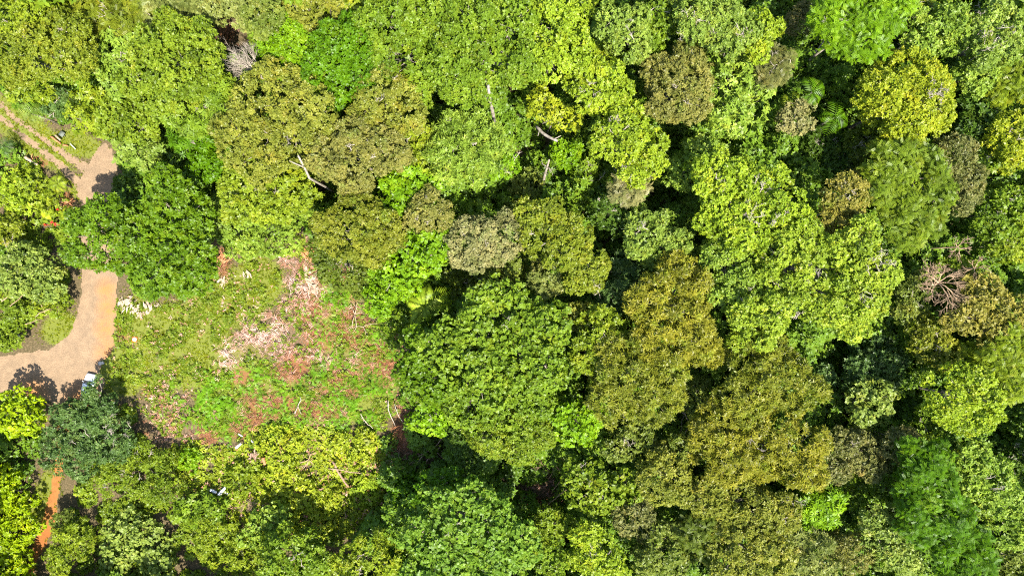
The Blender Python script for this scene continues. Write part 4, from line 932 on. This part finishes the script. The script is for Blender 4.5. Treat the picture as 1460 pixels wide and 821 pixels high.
# dry palm fronds lying on the grass
def dry_frond(u, v, L, a0, n, label, spread=70, mat=CREAM, lift=.25):
    m = MB(); c = P(u, v, lift)
    for k in range(n):
        a = R(a0 + rng.uniform(-spread, spread)); d = np.array([math.cos(a), math.sin(a), rng.uniform(-.05, .25)])
        o = c + np.array([rng.normal(0, L * .22), rng.normal(0, L * .22), rng.uniform(-.1, .2)])
        V, Q = leaves(o[None], norm(d[None]), norm(rng.normal(0, .25, (1, 3)) + UP), np.array([L * rng.uniform(.35, .75)]), np.array([L * rng.uniform(.09, .2)]))
        m.add(V, Q)
    m.tube([c - np.array([math.cos(R(a0)), math.sin(R(a0)), .1]) * L * .3, c + UP * .08, c + np.array([math.cos(R(a0)), math.sin(R(a0)), .0]) * L * .5], [.05, .04, .015], 5, .05)
    return tag(m.build('dry_frond', mat), label, 'dry leaf', 'dry leaves on the clearing edge')
dry_frond(178, 430, 1.6, -40, 26, 'leftmost cream dry leaf pile under the edge of the huge glossy tree', 90)
dry_frond(191, 438, 1.5, -30, 20, 'cream dry leaves in the middle of the row under the huge glossy tree', 90)
dry_frond(198, 446, 1.1, -80, 14, 'small ragged cream dry leaf pile next to the triangular one', 80)
dry_frond(213, 442, 1.5, 85, 16, 'triangular cream dry leaf standing out on the grass under the huge glossy tree', 28)
dry_frond(224, 433, .8, -50, 6, 'thin cream dry leaf right of the triangular one', 20)
dry_frond(318, 398, 1.6, -100, 18, 'cream dry leaves hanging down beside the rust coloured debris', 30)
dry_frond(352, 388, 1.4, -80, 12, 'cream dry leaves at the top of the clearing grass', 35)
dry_frond(438, 395, 2.0, 10, 34, 'large heap of cream and peach dry leaves at the top of the clearing', 90)
dry_frond(444, 412, 1.5, -30, 22, 'smaller heap of cream dry leaves just under the large heap', 90)
dry_frond(318, 370, 1.5, 95, 26, 'rust brown dry leaves below the round leaf balls', 70, REDWOOD, .8)
dry_frond(440, 365, 1.7, 70, 30, 'rust brown dry leaves at the top corner of the clearing', 80, REDWOOD, .6)
dry_frond(773, 724, 1.9, 60, 46, 'orange dead leaves under the lowest parallel pole', 120, REDWOOD, .7)
dry_frond(737, 708, 1.4, 60, 26, 'small heap of orange dead leaves right of the big rosette leaved tree', 120, REDWOOD, .7)
dry_frond(48, 233, 1.2, 160, 30, 'brown dead leaf heap around the long cream sawn log', 120, REDWOOD, .5)
dry_frond(362, 652, 1.3, 160, 26, 'brown dead leaf heap beside the stubby reddish log', 120, BROWNWOOD, 1.3)
dry_frond(97, 288, 1.2, 90, 26, 'dark brown dead leaf heap at the verge of the beige road bend', 140, REDWOOD, .4)

# red flowers in the roadside weeds
REDF = noise_mat('red flower', (.50, .02, .03), (.75, .06, .04), 6, .5, 3)
for i, (u, v, lab) in enumerate(((64, 320, 'pinkish red flower head left of the other red flowers'), (74, 317, 'deep red flower head in the middle of the roadside weeds'),
                                 (79, 320, 'orange red flower head next to the deep red one'), (82, 298, 'small red flower head above the pale yellow palm like plant'))):
    c = P(u, v, 2.0); m = MB(); n = 14
    V, Q = leaves(np.repeat(c[None], n, 0), norm(rdir(n) + UP * .6), norm(rdir(n)), np.full(n, .28), np.full(n, .12)); m.add(V, Q)
    m.tube([np.array([c[0], c[1], 0]), c], [.03, .02], 5)
    tag(m.build('flower', REDF), lab, 'flower', 'red flowers by the road')

# grey stones
STONE = noise_mat('stone', (.28, .25, .21), (.52, .48, .42), 3, .9, 6, .5)
def stone(u, v, r, label):
    c = P(u, v, 0); V = rdir(42); n1 = 7
    th = np.linspace(0, 2 * PI, 10)[:-1]; ph = np.linspace(-.3, PI / 2, 5)
    V = np.array([[math.cos(t) * math.cos(p), math.sin(t) * math.cos(p), math.sin(p) * .7] for p in ph for t in th]) * r * rng.uniform(.8, 1.15, (45, 1))
    Q = [(i * 9 + j, i * 9 + (j + 1) % 9, (i + 1) * 9 + (j + 1) % 9, (i + 1) * 9 + j) for i in range(4) for j in range(9)]
    return tag(mesh_obj('stone', V + c, np.array(Q), STONE), label, 'stone', 'stones')
stone(143, 518, .32, 'pale stone beside the white car, nearest to the road')
stone(147, 517, .28, 'smaller pale stone right beside the larger one by the white car')
stone(24, 480, .55, 'grey boulder at the left edge beside the dirt road')

# grey sheet lying beside the road
SHEET = noise_mat('grey sheet', (.09, .10, .08), (.15, .165, .135), 8, .8, 4, .2)
m = MB(); c = P(88, 191, .55); m.box(c, (.7, .7, .05), rot=R(-35)); m.box(c - np.array([.2, -.2, .3]), (.08, .08, .5)); m.box(c - np.array([-.2, .2, .3]), (.08, .08, .5))
tag(m.build('sheet', SHEET), 'small grey sheet on short posts beside the upper dirt road', 'sheet')

# orange square landing mat with a white disc
ORANGE = noise_mat('orange cloth', (.72, .16, .03), (.82, .22, .05), 3, .7, 2)
WHITEC = noise_mat('white cloth', (.78, .70, .68), (.86, .80, .78), 3, .7, 2)
PINKC = noise_mat('pink print', (.72, .30, .26), (.78, .36, .32), 3, .7, 2)
def disc(m, c, r0, r1, a0=0, a1=2 * PI, n=28):
    th = np.linspace(a0, a1, n + 1); V = []
    for t in th: V += [(c[0] + r0 * math.cos(t), c[1] + r0 * math.sin(t), c[2]), (c[0] + r1 * math.cos(t), c[1] + r1 * math.sin(t), c[2])]
    m.add(np.array(V), np.array([(2 * i, 2 * i + 1, 2 * i + 3, 2 * i + 2) for i in range(n)]))
c = P(192.7, 483.5, 0); root = tag(empty('landing_mat', c, R(-6)), 'small orange square mat with a white disc lying on the grass near the road', 'mat')
m = MB(); m.box((0, 0, .16), (.74, .72, .05)); m.build('mat', ORANGE, root)
m = MB(); disc(m, (0, 0, .190), .0001, .27); m.build('disc', WHITEC, root)
m = MB(); disc(m, (0, 0, .194), .09, .15, R(110), R(250), 10); disc(m, (0, 0, .194), .09, .15, R(-70), R(70), 10); m.build('print', PINKC, root)

# white car under the trees
def pm(name, colr, rough, metal=0, coat=0):
    m = noise_mat(name, tuple(x * .92 for x in colr), colr, 5, rough, 3, 0, .5)
    return m
PAINT = pm('white paint', (.78, .79, .80), .3); GLASS = pm('car glass', (.03, .04, .05), .08); TYRE = pm('tyre', (.02, .02, .02), .8); RIM = pm('rim', (.5, .5, .52), .35); LAMP = pm('head lamp', (.75, .76, .78), .1); TRIM = pm('trim', (.04, .04, .04), .6)
cc = P(130, 549, 0); car = tag(empty('parked_car', cc, R(-12)), 'white car parked at the edge of the dirt road, half hidden by branches', 'car')
car.scale = (.86, .86, .86)
def loft(m, secs):
    """secs: list of (y, half width, z low, z high, top half width)"""
    V = []
    for (y, w, z0, z1, wt) in secs: V += [(-w, y, z0), (-w * 1.02, y, z0 * .45 + z1 * .55), (-wt, y, z1), (wt, y, z1), (w * 1.02, y, z0 * .45 + z1 * .55), (w, y, z0)]
    Q = []; n = len(secs)
    for i in range(n - 1):
        for j in range(6): Q.append((i * 6 + j, (i + 1) * 6 + j, (i + 1) * 6 + (j + 1) % 6, i * 6 + (j + 1) % 6))
    for i in (0, n - 1): Q += [(i * 6, i * 6 + 1, i * 6 + 4, i * 6 + 5), (i * 6 + 1, i * 6 + 2, i * 6 + 3, i * 6 + 4)]
    m.add(np.array(V, float), np.array(Q))
m = MB(); loft(m, [(1.98, .62, .32, .62, .52), (1.88, .76, .25, .72, .66), (1.5, .82, .22, .84, .74), (.95, .83, .22, .93, .76), (0, .84, .22, .95, .78), (-1.2, .83, .22, .95, .78), (-1.75, .80, .25, .92, .74), (-1.95, .70, .34, .78, .62)])
m.build('body', PAINT, car)
m = MB(); loft(m, [(.92, .72, .93, .955, .70), (.30, .72, .93, 1.42, .58), (-.2, .72, .93, 1.47, .60), (-.9, .72, .93, 1.45, .60), (-1.45, .70, .93, 1.25, .58), (-1.72, .68, .90, .955, .64)])
m.build('cabin', PAINT, car)
def quad(name, pts, mat, off):
    m = MB(); V = np.array(pts, float); m.add(np.vstack([V + np.array(off), V]), np.array([(0, 1, 2, 3), (4, 7, 6, 5), (0, 4, 5, 1), (1, 5, 6, 2), (2, 6, 7, 3), (3, 7, 4, 0)])); return m.build(name, mat, car)
quad('windscreen', [(-.66, .86, .985), (.66, .86, .985), (.55, .36, 1.385), (-.55, .36, 1.385)], GLASS, (0, .02, .022))
quad('rear_window', [(.60, -1.68, .99), (-.60, -1.68, .99), (-.54, -1.47, 1.22), (.54, -1.47, 1.22)], GLASS, (0, -.02, .022))
for s in (-1, 1):
    quad('side_window', [(s * .715, .55, 1.0), (s * .715, -1.3, 1.0), (s * .62, -1.1, 1.34), (s * .61, .22, 1.36)], GLASS, (s * .022, 0, .004))
    m = MB(); m.box((s * .92, .62, .98), (.16, .10, .11), (.8, .8)); m.build('mirror', PAINT, car)
    m = MB(); m.box((s * .56, 1.9, .63), (.26, .14, .10), (.85, .7), R(-14 * s)); m.build('headlight', LAMP, car)
    for y in (1.22, -1.22):
        m = MB(); th = np.linspace(0, 2 * PI, 19)
        m.tube([(s * .66, y, .31), (s * .70, y, .31), (s * .82, y, .31), (s * .86, y, .31)], [.27, .31, .31, .27], 18); w_ = m.build('wheel', TYRE, car)
        m = MB(); m.tube([(s * .855, y, .31), (s * .875, y, .31)], [.19, .17], 14); m.build('rim', RIM, w_)
m = MB()
for s in (-1, 1): m.tube([(s * .5, .2, 1.43), (s * .5, .1, 1.51), (s * .5, -1.0, 1.51), (s * .5, -1.1, 1.45)], [.018] * 4, 6)
m.build('roof_rail', TRIM, car)

# ------------------------------------------------------------------ light and camera
sdir = np.array([.52 * math.cos(R(60)), -.854 * math.cos(R(60)), math.sin(R(60))])
w = bpy.data.worlds.new('World'); bpy.context.scene.world = w; w.use_nodes = True
nt = w.node_tree; bg = nt.nodes['Background']
sky = nt.nodes.new('ShaderNodeTexSky'); sky.sky_type = 'NISHITA'; sky.sun_disc = False
sky.sun_elevation = R(60); sky.sun_rotation = math.atan2(sdir[0], sdir[1])
nt.links.new(sky.outputs[0], bg.inputs[0]); bg.inputs[1].default_value = .14
ld = bpy.data.lights.new('sun', 'SUN'); ld.energy = 5.0; ld.angle = R(.53); ld.color = (1, .955, .87)
lo = bpy.data.objects.new('sun', ld); col.objects.link(lo)
from mathutils import Vector
lo.rotation_euler = Vector(-sdir).to_track_quat('-Z', 'Y').to_euler(); lo.location = (40, -60, 90)
cd = bpy.data.cameras.new('camera'); cam = bpy.data.objects.new('camera', cd); col.objects.link(cam)
cam.location = (0, 0, CAM); cam.rotation_euler = (0, 0, 0)
cd.sensor_width = 36; cd.lens = 36 * F / W0; cd.clip_end = 12000; cd.clip_start = .1
sc = bpy.context.scene; sc.camera = cam
sc.render.engine = 'CYCLES'
sc.render.resolution_x, sc.render.resolution_y = 1024, 575
vs = sc.view_settings; vs.view_transform = 'Standard'; vs.look = 'None'; vs.exposure = 1.55; vs.gamma = 1
sc.cycles.use_denoising = False; sc.cycles.filter_width = 1.1
sc.cycles.max_bounces = 6; sc.cycles.diffuse_bounces = 3; sc.cycles.transmission_bounces = 4
